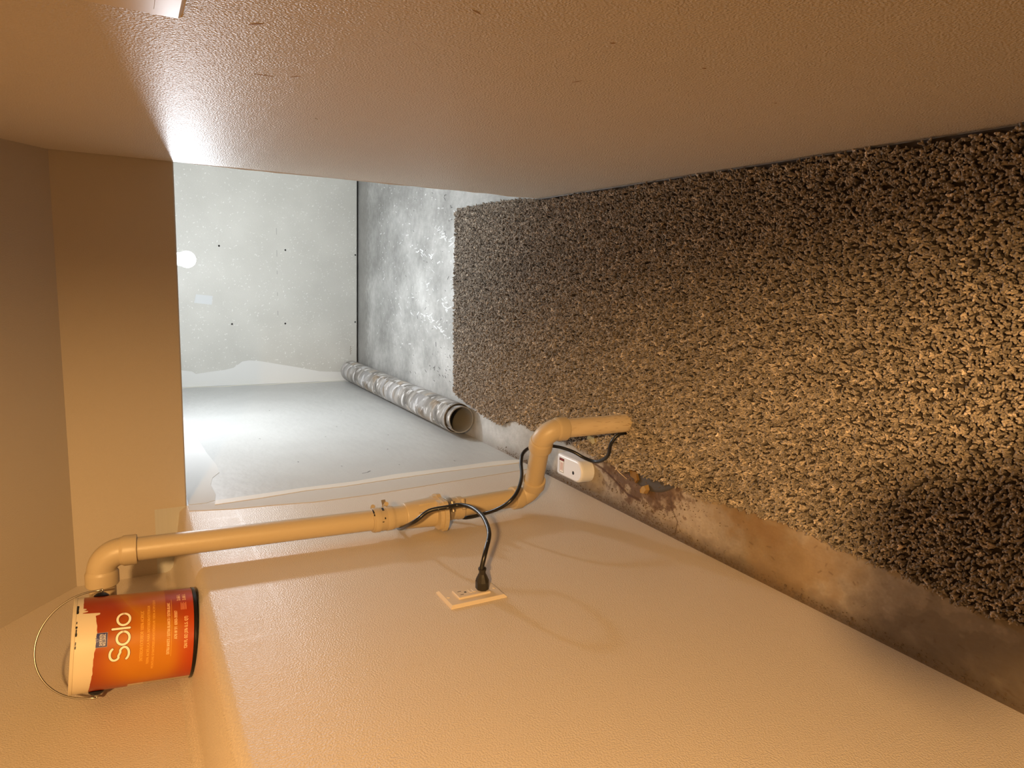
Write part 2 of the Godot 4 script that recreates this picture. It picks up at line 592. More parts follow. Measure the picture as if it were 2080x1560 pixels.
	a.box(Vector3(-0.26, 0, 0) + s0 + run * (length * 0.5 - 0.05) - nrm * 0.05, Vector3(1.2, 0.10, length + 0.1), 0.0, bb)
	struct("ceiling", a, M.flat_paint, "sloping underside of the stairs, falling towards the alcove header", "ceiling")
	a = Acc.new()
	a.box(Vector3(0.25, 2.49, 1.80), Vector3(6.7, 0.1, 4.5))
	struct("ceiling_flat", a, M.room_ceiling, "flat ceiling of the room behind the camera", "ceiling")
	a = Acc.new()
	a.box(Vector3(0.15, ACEIL + 0.04, (ZH + ZB) * 0.5 - 0.1), Vector3(1.7, 0.08, ZH - ZB))
	struct("ceiling_alcove", a, M.mud, "low white ceiling inside the alcove", "ceiling")
	# ---- walls that close the alcove and the room behind
	a = Acc.new()
	a.box(Vector3(0.98, ACEIL * 0.5, (ZH + ZB) * 0.5 - 0.02), Vector3(0.08, ACEIL, ZH - ZB + 0.1))
	struct("wall_alcove_right", a, M.mud, "white drywall at the hidden right end of the alcove", "wall")
	a = Acc.new()
	a.box(Vector3(0.62, ACEIL * 0.5, ZH - 0.05), Vector3(0.66, ACEIL, 0.10))
	struct("wall_alcove_front", a, M.mud, "back of the right wall, hidden inside the alcove", "wall")
	a = Acc.new()
	a.box(Vector3(0.25, 1.22, 4.0), Vector3(6.7, 2.44, 0.1))
	struct("wall_rear", a, M.room, "taupe wall of the room behind the camera", "wall")
	a = Acc.new()
	a.box(Vector3(3.55, 1.22, 2.1), Vector3(0.1, 2.44, 3.8))
	struct("wall_room_right", a, M.room, "right wall of the lit room behind the camera", "wall")
	a = Acc.new()
	a.box(Vector3(-3.05, 1.22, 1.85), Vector3(0.1, 2.44, 4.3))
	struct("wall_room_left", a, M.room, "left wall of the room behind the camera", "wall")
	a = Acc.new()
	a.box(Vector3(1.93, 1.22, 0.29), Vector3(3.16, 2.44, 0.1))
	struct("wall_room_front", a, M.room, "wall beside the doorway, behind the right wall", "wall")
	a = Acc.new()
	a.box(Vector3(-1.985, 1.22, -0.38), Vector3(2.23, 2.44, 0.1))
	struct("wall_room_front_left", a, M.room, "wall of the room behind the camera, beyond the end of the ledge", "wall")

func compound(parent: Node, yz: Array, thick: float, m: Material) -> void:
	var pp := PackedVector2Array()
	for r in yz:
		pp.append(Vector2(r[0], r[1]))
	var a := Acc.new()
	# slab's (x, y, z) = (world y, world x, world z)
	a.slab(pp, 0.0, thick, Transform3D(Basis(Vector3(0, 1, 0), Vector3(1, 0, 0), Vector3(0, 0, 1)), Vector3(WL, 0, 0)))
	put("joint_compound", a, m, parent)

func floor_map() -> ImageTexture:
	var W := 700
	var H := 2000
	var c := Canvas.new(W, H)
	var n1 := noise(0.006, 3, 5).get_image(W, H).get_data()
	var n2 := noise(0.05, 4, 4).get_image(W, H).get_data()
	var n3 := noise(0.25, 6, 2).get_image(W, H).get_data()
	var pos := func(x: float, z: float) -> Vector2: return Vector2((x + 0.62) / 1.28 * W, (z + 3.76) / 3.76 * H)
	var i := 0
	for y in H:
		var z := y / float(H) * 3.76 - 3.76
		var near := smoothstep(-2.0, -1.3, z)
		for x in W:
			var X := x / float(W) * 1.28 - 0.62
			var k: float = (n1[i] / 255.0 - 0.5) * lerpf(0.22, 0.16, near) + (n2[i] / 255.0 - 0.5) * 0.09 + (n3[i] / 255.0 - 0.5) * 0.05
			var base := (Vector3(0.565, 0.563, 0.55) + Vector3.ONE * (0.07 * smoothstep(0.25, -0.1, X) + 0.05 * smoothstep(-3.3, -2.6, z))).lerp(Vector3(0.60, 0.55, 0.48), near)
			var col := base + Vector3.ONE * k
			# dirt gathers along the left wall
			var ed := clampf(1.15 - (X - WL) / (0.018 + 0.035 * n2[i] / 255.0), 0, 1)
			var zz := smoothstep(-2.4, -1.6, z)
			col = col.lerp(Vector3(0.27, 0.22, 0.17), ed * zz * (0.55 + 0.4 * n3[i] / 255.0))
			# grey bare band by the back wall
			col = col.lerp(Vector3(0.50, 0.49, 0.47), 0.55 * smoothstep(-3.50, -3.60, z + (n2[i] / 255.0 - 0.5) * 0.08))
			var j := i * 3
			c.d[j] = int(clampf(col.x, 0, 1) * 255.0); c.d[j + 1] = int(clampf(col.y, 0, 1) * 255.0); c.d[j + 2] = int(clampf(col.z, 0, 1) * 255.0)
			i += 1
	var rag := noise(0.03, 8, 4)
	# ochre stains on the strip beside the carpet
	var st := PackedVector2Array()
	for q in [[-0.46, -1.07], [-0.52, -0.99], [-0.55, -0.93], [-0.60, -0.93], [-0.60, -0.80], [-0.53, -0.72], [-0.46, -0.70]]:
		st.append(pos.call(q[0], q[1]))
	c.poly(st, srgb(132, 102, 62), 0.42, rag, 22, 16)
	st = PackedVector2Array()
	for q in [[-0.46, -1.0], [-0.50, -0.95], [-0.51, -0.87], [-0.46, -0.85]]:
		st.append(pos.call(q[0], q[1]))
	c.poly(st, srgb(124, 88, 50), 0.35, rag, 20, 18)
	# brown soil round the broken edge of the slab by the pipe
	st = PackedVector2Array()
	for q in [[-0.46, -1.50], [-0.495, -1.46], [-0.515, -1.41], [-0.532, -1.37], [-0.545, -1.33], [-0.548, -1.28], [-0.535, -1.22], [-0.512, -1.15], [-0.46, -1.12]]:
		st.append(pos.call(q[0], q[1]))
	c.poly(st, srgb(98, 72, 46), 0.75, rag, 26, 5)
	c.poly(st, srgb(70, 48, 30), 0.4, noise(0.06, 9, 4), 60, 6)
	# shade near the front, painted into the floor colour as a dark patch
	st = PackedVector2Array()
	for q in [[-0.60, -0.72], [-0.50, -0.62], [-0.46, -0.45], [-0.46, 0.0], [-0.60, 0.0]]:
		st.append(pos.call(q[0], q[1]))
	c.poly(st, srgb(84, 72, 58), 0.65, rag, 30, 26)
	# white paint scratches and spatter in the alcove
	for k in 420:
		var X := rng.randf_range(-0.35, 0.62)
		var z := rng.randf_range(-3.4, -2.4)
		var p: Vector2 = pos.call(X, z)
		var an := rng.randfn(1.55, 0.5)
		var l := rng.randf_range(0.5, 7.0) * (1.0 if rng.randf() < 0.85 else 2.5)
		c.stroke(p, p + Vector2(cos(an), sin(an)) * l, rng.randf_range(0.4, 1.1), Vector3(0.95, 0.96, 0.96), rng.randf_range(0.3, 0.9))
	for s in [[-0.05, -2.75, -0.16, -2.45], [-0.16, -3.0, -0.20, -2.6], [-0.18, -2.7, -0.26, -2.45], [0.10, -2.9, 0.05, -2.6], [0.2, -2.7, 0.12, -2.5]]:
		for k in 14:
			var f := rng.randf()
			var p: Vector2 = pos.call(lerpf(s[0], s[2], f) + rng.randfn(0, 0.008), lerpf(s[1], s[3], f) + rng.randfn(0, 0.02))
			c.stroke(p, p + Vector2(rng.randfn(0, 4), rng.randf_range(4, 18)), rng.randf_range(0.6, 1.6), Vector3(0.95, 0.96, 0.96), 0.7)
	for k in 26:
		var p: Vector2 = pos.call(rng.randf_range(0.0, 0.5), rng.randf_range(-3.3, -2.9))
		c.stroke(p, p + Vector2(rng.randfn(0, 16), rng.randfn(0, 16)), rng.randf_range(4, 12), srgb(150, 151, 151), 0.10)
	# fine brown cracks
	var ck := [[-0.497, -1.53], [-0.506, -1.45], [-0.516, -1.41], [-0.531, -1.372], [-0.545, -1.336], [-0.546, -1.287]]
	for k in ck.size() - 1:
		c.stroke(pos.call(ck[k][0], ck[k][1]), pos.call(ck[k + 1][0], ck[k + 1][1]), 1.5, srgb(66, 40, 22), 0.8)
	ck = [[-0.50, -1.18], [-0.53, -1.172], [-0.555, -1.150], [-0.59, -1.155]]
	for k in ck.size() - 1:
		c.stroke(pos.call(ck[k][0], ck[k][1]), pos.call(ck[k + 1][0], ck[k + 1][1]), 0.7, srgb(66, 46, 28), 0.7)
	for k in 60:
		var p: Vector2 = pos.call(rng.randf_range(-0.59, -0.47), rng.randf_range(-1.25, -0.4))
		c.stroke(p, p + Vector2(rng.randfn(0, 1.5), rng.randfn(0, 2.5)), rng.randf_range(0.3, 0.7), srgb(80, 60, 40), 0.45)
	return c.tex()

func alcove_wall_map() -> ImageTexture:
	var W := 1024
	var H := 560
	var c := Canvas.new(W, H)
	var n1 := noise(0.008, 13, 4).get_image(W, H).get_data()
	var n3 := noise(0.3, 14, 2).get_image(W, H).get_data()
	for i in W * H:
		var k: float = (n1[i] / 255.0 - 0.5) * 0.03 + (n3[i] / 255.0 - 0.5) * 0.025
		var j := i * 3
		c.d[j] = int((0.725 + k) * 255.0); c.d[j + 1] = int((0.728 + k) * 255.0); c.d[j + 2] = int((0.718 + k) * 255.0)
	var pos := func(z: float, y: float) -> Vector2: return Vector2((z - ZB) / (ZH - ZB) * W, (1.0 - y / ACEIL) * H)
	# yellowed paper tape in the far corner
	for k in 90:
		var p: Vector2 = pos.call(ZB + 0.02 + 0.012 * sin(k * 0.3), k / 90.0 * 0.95)
		c.stroke(p, p + Vector2(0, 8), 4.0, srgb(238, 232, 206), 0.4)
	for s in [[-2.45, 0.50], [-2.60, 0.42], [-2.2, 0.35], [-2.05, 0.55], [-2.0, 0.38], [-2.5, 0.72], [-2.15, 0.66], [-2.4, 0.28], [-3.0, 0.6], [-2.9, 0.32], [-1.98, 0.2]]:
		var p: Vector2 = pos.call(s[0], s[1])
		c.stroke(p, p + Vector2(rng.randf_range(2, 6), rng.randf_range(-1, 1)), 0.8, srgb(90, 88, 84), 0.8)
	var q: Vector2 = pos.call(-1.965, 0.485)
	c.stroke(q, q + Vector2(6, -6), 1.0, srgb(60, 58, 55), 0.85)
	c.stroke(q + Vector2(6, -6), q + Vector2(9, -15), 0.8, srgb(60, 58, 55), 0.85)
	return c.tex()

func back_wall_map() -> ImageTexture:
	var W := 1300
	var H := 1070
	var c := Canvas.new(W, H)
	var n1 := noise(0.004, 43, 3).get_image(W, H).get_data()
	var n3 := noise(0.2, 44, 2).get_image(W, H).get_data()
	for i in W * H:
		var k: float = (n1[i] / 255.0 - 0.5) * 0.04 + (n3[i] / 255.0 - 0.5) * 0.03
		var j := i * 3
		c.d[j] = int((0.775 + k) * 255.0); c.d[j + 1] = int((0.77 + k) * 255.0); c.d[j + 2] = int((0.74 + k) * 255.0)
	for k in 2600:
		var p := Vector2(rng.randf_range(20, W), rng.randf_range(40, H - 10))
		if rng.randf() < 0.35 * (1.0 - p.y / H):
			continue
		var an := rng.randfn(0.9, 0.8)
		c.stroke(p, p + Vector2(cos(an), sin(an)) * rng.randf_range(0.3, 7.0), rng.randf_range(0.7, 2.0), Vector3(0.90, 0.90, 0.88), rng.randf_range(0.3, 0.9))
	var pos := func(x: float, y: float) -> Vector2: return Vector2((x + 0.6) / 1.3 * W, (1.0 - y / ACEIL) * H)
	# faint printed dashes
	for s in [[0.09, 0.06], [-0.03, -0.015], [-0.125, -0.14], [-0.22, -0.24], [0.2, 0.17]]:
		c.stroke(pos.call(s[0], 0.428), pos.call(s[1], 0.428), 1.6, srgb(150, 148, 142), 0.7)
	for k in 8:
		c.stroke(pos.call(-0.41 - k * 0.006, 0.045 + 0.004 * sin(k * 9.0)), pos.call(-0.412 - k * 0.006, 0.047), 1.5, srgb(120, 105, 85), 0.7)
	# yellowed tape down the corner
	c.poly(PackedVector2Array([pos.call(-0.575, 0.5), pos.call(-0.57, 0.02), pos.call(-0.6, 0.02), pos.call(-0.6, 0.9)]), srgb(238, 232, 200), 0.6, noise(0.02, 3, 3), 8)
	return c.tex()

# ------------------------------------------------------------------ carpet
func carpet_outline() -> PackedVector2Array:
	var p := PackedVector2Array()
	for q in [[0.234, 0.50], [0.234, -1.835], [0.242, -1.945], [0.246, -2.149], [0.243, -2.40], [0.230, -2.43], [-0.079, -2.425], [-0.455, -2.408], [-0.472, -2.302], [-0.493, -2.156], [-0.502, -2.024], [-0.468, -1.927], [-0.475, -1.811], [-0.470, -1.669], [-0.471, -1.60], [-0.472, -1.528], [-0.478, -1.479], [-0.478, -1.45], [-0.482, -1.384], [-0.490, -1.344], [-0.468, -1.301], [-0.474, -1.279], [-0.472, -1.237], [-0.468, -1.185], [-0.468, -1.14], [-0.474, -1.099], [-0.472, -1.057], [-0.466, -1.04], [-0.460, -0.976], [-0.459, -0.899], [-0.455, -0.838], [-0.456, -0.795], [-0.46, -0.747], [-0.462, -0.689], [-0.463, -0.628], [-0.465, -0.58], [-0.474, -0.521], [-0.471, -0.476], [-0.468, -0.438], [-0.468, 0.50]]:
		p.append(Vector2(q[0], q[1]))
	return p

func tuft_mesh(sd: int) -> ArrayMesh:
	var r := RandomNumberGenerator.new()
	r.seed = sd
	var a := Acc.new()
	for s in 2:
		var off := Vector3(0.0006 * (1 - 2 * s), 0, 0.0004 * (1 - 2 * s))
		var bend := Vector3(r.randf_range(-1, 1), 0, r.randf_range(-1, 1)).normalized() * 0.0030
		a.tube([off, off * 1.4 + bend * 0.1 + Vector3(0, 0.005, 0), off * -1.6 + bend * 0.45 + Vector3(0, 0.0092, 0), off * -2.6 + bend * 1.0 + Vector3(0, 0.0122, 0)], [0.0011, 0.0017, 0.0020, 0.0011], 6, true)
	return a.mesh()

func carpet() -> void:
	var t := thing("carpet", "mottled brown shag carpet piece on the concrete floor, straight edged in the alcove", "carpet")
	var out := carpet_outline()
	var a := Acc.new()
	a.slab(out, 0.0017, 0.0045)
	put("backing", a, mat(lin(0.045, 0.035, 0.027), 0.95), t)
	var m := mat(Color(1, 1, 1), 0.9)
	m.vertex_color_use_as_albedo = true
	m.backlight_enabled = true
	m.backlight = Color(0.5, 0.48, 0.45)
	var xf: Array = [[], [], []]
	var cols: Array = [[], [], []]
	var step := 0.0060
	var lean := noise(9.0, 71, 3)
	var tone := noise(60.0, 72, 2)
	var z := -2.45
	while z < 0.05:
		var x := -0.515
		while x < 0.25:
			var q := Vector2(x + rng.randf_range(-0.0032, 0.0032), z + rng.randf_range(-0.0032, 0.0032))
			x += step
			if not Geometry2D.is_point_in_polygon(q, out):
				continue
			if q.distance_to(Vector2(-0.357, -1.348)) < 0.026:
				continue
			if q.x > 0.229 and q.y > -1.84:
				continue
			var k := rng.randi_range(0, 2)
			var an := lean.get_noise_2d(q.x, q.y) * TAU + rng.randfn(0, 1.2)
			var tilt := absf(rng.randfn(0.0, 0.30)) + 0.05
			var ax := Vector3(cos(an), 0, sin(an))
			var b := Basis(ax, tilt) * Basis(Vector3.UP, rng.randf() * TAU)
			var s := rng.randf_range(0.85, 1.25)
			b = b * Basis.from_scale(Vector3(s * 1.05, s * rng.randf_range(0.8, 1.1), s * 1.05))
			xf[k].append(Transform3D(b, Vector3(q.x, 0.0034, q.y)))
			var v := 0.345 * exp(rng.randfn(0.0, 0.30) + 0.18 * tone.get_noise_2d(q.x, q.y))
			cols[k].append(Color(v, v * 0.86, v * 0.71))
		z += step
	for k in 3:
		var mm := MultiMesh.new()
		mm.transform_format = MultiMesh.TRANSFORM_3D
		mm.use_colors = true
		mm.mesh = tuft_mesh(100 + k)
		mm.instance_count = xf[k].size()
		for i in xf[k].size():
			mm.set_instance_transform(i, xf[k][i])
			mm.set_instance_color(i, cols[k][i])
		var o := MultiMeshInstance3D.new()
		o.name = "pile"
		o.multimesh = mm
		o.material_override = m
		o.set_meta("kind", "stuff")
		t.add_child(o, true)
	rebase(t, Vector3(-0.12, 0.0, -1.2))

# ------------------------------------------------------------------ the drain pipe
func arc(corner: Vector3, d_in: Vector3, d_out: Vector3, r: float, n := 12) -> Array:
	# centre line of a bend: arrives along d_in, leaves along d_out
	var out := []
	var half := acos(clampf(d_in.dot(d_out), -1, 1)) * 0.5
	var l := r * tan(half)
	var a := corner - d_in * l
	var c := corner + (d_out - d_in).normalized() * (r / cos(half))
	for i in n + 1:
		var f := float(i) / n
		var u := (a - c)
		var axis := d_in.cross(d_out).normalized()
		out.append(c + u.rotated(axis, half * 2.0 * f))
	return out

func elbow(parent: Node, corner: Vector3, d_in: Vector3, d_out: Vector3, arm: float, r_bend: float) -> void:
	var p := arc(corner, d_in, d_out, r_bend, 14)
	var a := Acc.new()
	var path := [corner - d_in * (arm - 0.020)]
	path.append_array(p)
	path.append(corner + d_out * (arm - 0.020))
	a.tube(path, 0.0262, 28, true)
	for k in 2:
		var d: Vector3 = -d_in if k == 0 else d_out
		var e0 := corner + d * (arm - 0.026)
		a.tube([e0 - d * 0.004, e0, e0 + d * 0.003, e0 + d * 0.0245, e0 + d * 0.026], [0.0262, 0.0272, 0.0292, 0.0292, 0.0284], 28, true)
	put("elbow", a, M.pipe, parent)

func hose_clamp(parent: Node, at: Vector3, ax: Vector3, r: float, screw_dir: Vector3, m: Material) -> void:
	var a := Acc.new()
	a.tube([at - ax * 0.0065, at - ax * 0.0063, at + ax * 0.0063, at + ax * 0.0065], [r, r + 0.0011, r + 0.0011, r], 28, true)
	var c := put("hose_clamp", a, m, parent)
	var d := (screw_dir - ax * screw_dir.dot(ax)).normalized()
	var side := ax.cross(d).normalized()
	a = Acc.new()
	var h := at + d * (r + 0.0045)
	a.tube([h - side * 0.011, h + side * 0.007], 0.0052, 12, true)
	a.tube([h + side * 0.007, h + side * 0.0135], 0.0064, 6, true)
	put("worm_screw", a, m, c)

func pipe() -> void:
	var t := thing("drain_pipe", "cream painted plastic discharge pipe rising from the carpet and up the left wall", "pipe")
	var U := Vector3(-0.357, 0.257, -1.348)
	var V := Vector3(-0.556, 0.213, -1.462)
	var T := Vector3(-0.556, 1.172, -1.476)
	var C0 := Vector3(-0.556, 0.470, -1.445)
	var C1 := Vector3(-0.556, 0.605, -1.443)
	var r := 0.0232
	var up := Vector3.UP
	var dh := (V - U).normalized()
	var dv := (C0 - V).normalized()
	var dt := (T - C1).normalized()
	var a := Acc.new()
	a.tube([Vector3(U.x, -0.02, U.z), U - up * 0.035], r, 28, false)
	var rm := mat(Color(1, 1, 1), 0.45)
	rm.albedo_texture = riser_map()
	put("riser", a, rm, t)
	elbow(t, U, up, dh, 0.061, 0.036)
	a = Acc.new()
	a.tube([U + dh * 0.04, V - dh * 0.04], r, 28, false)
	put("cross_pipe", a, M.pipe, t)
	elbow(t, V, dh, dv, 0.060, 0.036)
	a = Acc.new()
	a.tube([V + dv * 0.04, C0], r, 28, false)
	put("lower_pipe", a, M.pipe, t)
	a = Acc.new()
	a.tube([C1, T - dt * 0.04], r, 28, false)
	put("upper_pipe", a, M.pipe, t)
	var left := Vector3.LEFT
	elbow(t, T, dt, left, 0.062, 0.036)
	a = Acc.new()
	a.tube([T + left * 0.04, Vector3(WU - 0.02, T.y, T.z)], r, 28, false)
	put("wall_stub", a, M.pipe, t)
	# check valve between the rubber sleeves
	var ax := (C1 - C0).normalized()
	var y := func(h: float) -> Vector3: return C0 + ax * ((h - C0.y) / ax.y)
	a = Acc.new()
	a.tube([y.call(0.560), y.call(0.568), y.call(0.5685), y.call(0.600)], [0.0262, 0.0262, 0.0250, 0.0250], 28, true)
	a.tube([y.call(0.488), y.call(0.496), y.call(0.530), y.call(0.5655), y.call(0.568)], [0.0355, 0.0350, 0.0328, 0.0300, 0.0275], 28, true)
	var cv := put("check_valve", a, M.pipe, t)
	a = Acc.new()
	var fl := Acc.new()
	var poly := PackedVector2Array()
	for k in 40:                                   # round flange with a flat lug towards the viewer
		var an := TAU * k / 40.0
		var q := Vector2(cos(an), sin(an)) * 0.041
		if q.y > 0.0:
			q = Vector2(clampf(q.x * 1.35, -0.036, 0.036), q.y * 1.42)
		poly.append(q)
	var fb := Basis(Vector3.RIGHT, ax, Vector3.RIGHT.cross(ax))
	fl.slab(poly, 0.0, 0.010, Transform3D(fb, y.call(0.4775)))
	var small := PackedVector2Array()
	for q in poly:
		small.append(q * 0.90)
	fl.slab(small, 0.0085, 0.019, Transform3D(fb, y.call(0.4775)))
	put("flange", fl, M.pipe, cv)
	a = Acc.new()
	a.box(y.call(0.518) + Vector3(0.012, 0, 0.030), Vector3(0.004, 0.048, 0.008), 0.001, fb)
	a.box(y.call(0.518) + Vector3(0.026, 0, 0.018), Vector3(0.008, 0.040, 0.003), 0.001, fb)
	put("rib", a, M.pipe, cv)
	# upper sleeve
	a = Acc.new()
	a.tube([y.call(0.594), y.call(0.5945), y.call(0.6445), y.call(0.646)], [0.0250, 0.0265, 0.0265, 0.0245], 28, true)
	var us := put("coupling_sleeve", a, M.pipe_dark, t)
	hose_clamp(us, y.call(0.635), ax, 0.0266, Vector3(0.55, 0, -0.85), M.pipe)
	hose_clamp(us, y.call(0.606), ax, 0.0266, Vector3(0.75, 0, -0.65), M.pipe)
	a = Acc.new()                                  # loose tail of the clamp band
	var tb: Vector3 = y.call(0.606) + Vector3(0.021, 0, -0.021)
	a.box(tb + Vector3(0.005, 0.001, -0.006), Vector3(0.020, 0.010, 0.0012), 0.0003, Basis(Vector3.UP, 0.7))
	put("band_tail", a, M.steel, us)
	for q in [[0.6440, 1.38, 0.005, 0.0026], [0.6440, 1.10, 0.008, 0.0034], [0.6440, 0.80, 0.005, 0.0026], [0.6210, 1.30, 0.009, 0.0050], [0.6205, 1.52, 0.005, 0.0040], [0.6280, 0.12, 0.0018, 0.009], [0.6205, 0.40, 0.004, 0.003]]:
		a = Acc.new()                              # black rubber showing through the paint
		var an: float = q[1]
		var dd := Vector3(sin(an), 0, cos(an))
		var o: Vector3 = y.call(q[0]) + dd * 0.0264
		a.box(o, Vector3(q[2], q[3], 0.0012), 0.0003, Basis(Vector3.UP, an))
		put("bare_rubber", a, M.black, us)
	# lower sleeve, its rubber bare above and grimy below
	a = Acc.new()
	a.tube([y.call(0.421), y.call(0.4225), y.call(0.470), y.call(0.471)], [0.0245, 0.0262, 0.0262, 0.0250], 28, true)
	var lsl := put("coupling_sleeve", a, M.pipe_dark, t)
	a = Acc.new()
	a.tube([y.call(0.4665), y.call(0.467), y.call(0.4765), y.call(0.477)], [0.026, 0.0285, 0.0285, 0.026], 28, true)
	put("rubber_collar", a, M.rubber, lsl)
	hose_clamp(lsl, y.call(0.456), ax, 0.0264, Vector3(0.45, 0, 0.9), M.steel)
	hose_clamp(lsl, y.call(0.428), ax, 0.0264, Vector3(0.5, 0, 0.86), M.pipe_dark)
	rebase(t, Vector3(U.x, 0.0, U.z))

func riser_map() -> ImageTexture:
	var c := Canvas.new(256, 512)
	var n1 := noise(0.02, 81, 4).get_image(256, 512).get_data()
	for i in 256 * 512:
		var k: float = (n1[i] / 255.0 - 0.5) * 0.05
		var j := i * 3
		c.d[j] = int((0.84 + k) * 255.0); c.d[j + 1] = int((0.77 + k) * 255.0); c.d[j + 2] = int((0.65 + k) * 255.0)
	for k in 110:
		var p := Vector2(rng.randf() * 256.0, absf(rng.randfn(12, 22)))
		c.stroke(p, p + Vector2(rng.randfn(0, 3), rng.randf_range(1, 5)), rng.randf_range(0.4, 1.2), srgb(104, 70, 34), rng.randf_range(0.2, 0.55))
	for k in 26:
		var p := Vector2(rng.randf() * 256.0, rng.randf_range(0, 110))
		c.stroke(p, p + Vector2(rng.randfn(0, 2), rng.randf_range(2, 8)), rng.randf_range(0.4, 1.0), srgb(120, 84, 42), rng.randf_range(0.2, 0.5))
	return c.tex()

# ------------------------------------------------------------------ outlet, cord
func outlet() -> void:
	var t := thing("wall_outlet", "cream rectangular power outlet on the left wall with a black plug in it", "outlet", Vector3(WL, 0.561, -1.0945))
	# local: x out of the wall, y up, z towards the camera
	var a := Acc.new()
	var w := 0.0355
	var h := 0.0573
	for s in [[0.0, 1.0, 0.002, 1.0], [0.002, 1.0, 0.0055, 0.92]]:
		var dw := 0.004 if s[0] > 0.0 else 0.0
		var c0 := [Vector3(s[0], -h, -w), Vector3(s[0], h, -w), Vector3(s[0], h, w), Vector3(s[0], -h, w)]
		var c1 := [Vector3(s[2], -h + dw, -w + dw), Vector3(s[2], h - dw, -w + dw), Vector3(s[2], h - dw, w - dw), Vector3(s[2], -h + dw, w - dw)]
		for k in 4:
			var nn: Vector3 = [Vector3(dw, 0, -0.0035 - 0.001), Vector3(dw, 0.0045, 0), Vector3(dw, 0, 0.0045), Vector3(dw, -0.0045, 0)][k]
			a.quad(c0[k], c0[(k + 1) % 4], c1[(k + 1) % 4], c1[k], nn.normalized())
	var i := 0.0315
	var j := 0.0533
	a.quad(Vector3(0.0055, -j, -i), Vector3(0.0055, j, -i), Vector3(0.0055, j, i), Vector3(0.0055, -j, i), Vector3.RIGHT)
	var cp := put("cover_plate", a, M.plate, t)
	for y in [-0.0475, 0.0475]:
		a = Acc.new()
		a.lathe([Vector2(0.0034, 0.0), Vector2(0.0032, 0.0008), Vector2(0.0, 0.0012)], 16, Vector3(0.0055, y, 0), Basis(Vector3.BACK, -PI / 2))
		put("screw", a, M.plate, cp)
	a = Acc.new()
	a.box(Vector3(0.0045, 0, 0), Vector3(0.009, 0.0665, 0.0335), 0.0012)
	var rc := put("receptacle", a, M.plate, t)
	for s in [[0.0225, -0.0065, 0.0075], [0.0225, 0.0065, 0.0065]]:
		a = Acc.new()
		a.box(Vector3(0.0089, s[0], s[1]), Vector3(0.0006, s[2], 0.0014))
		put("slot", a, M.black, rc)
	a = Acc.new()
	a.box(Vector3(0.0089, 0.013, 0.0), Vector3(0.0006, 0.0042, 0.0042), 0.0)
	put("slot", a, M.black, rc)
	for s in [[0.0035, 0.0], [-0.0035, 0.0]]:
		a = Acc.new()
		a.box(Vector3(0.0092, s[0], s[1]), Vector3(0.0016, 0.0050, 0.0130), 0.0004)
		put("test_button", a, M.plate, rc)

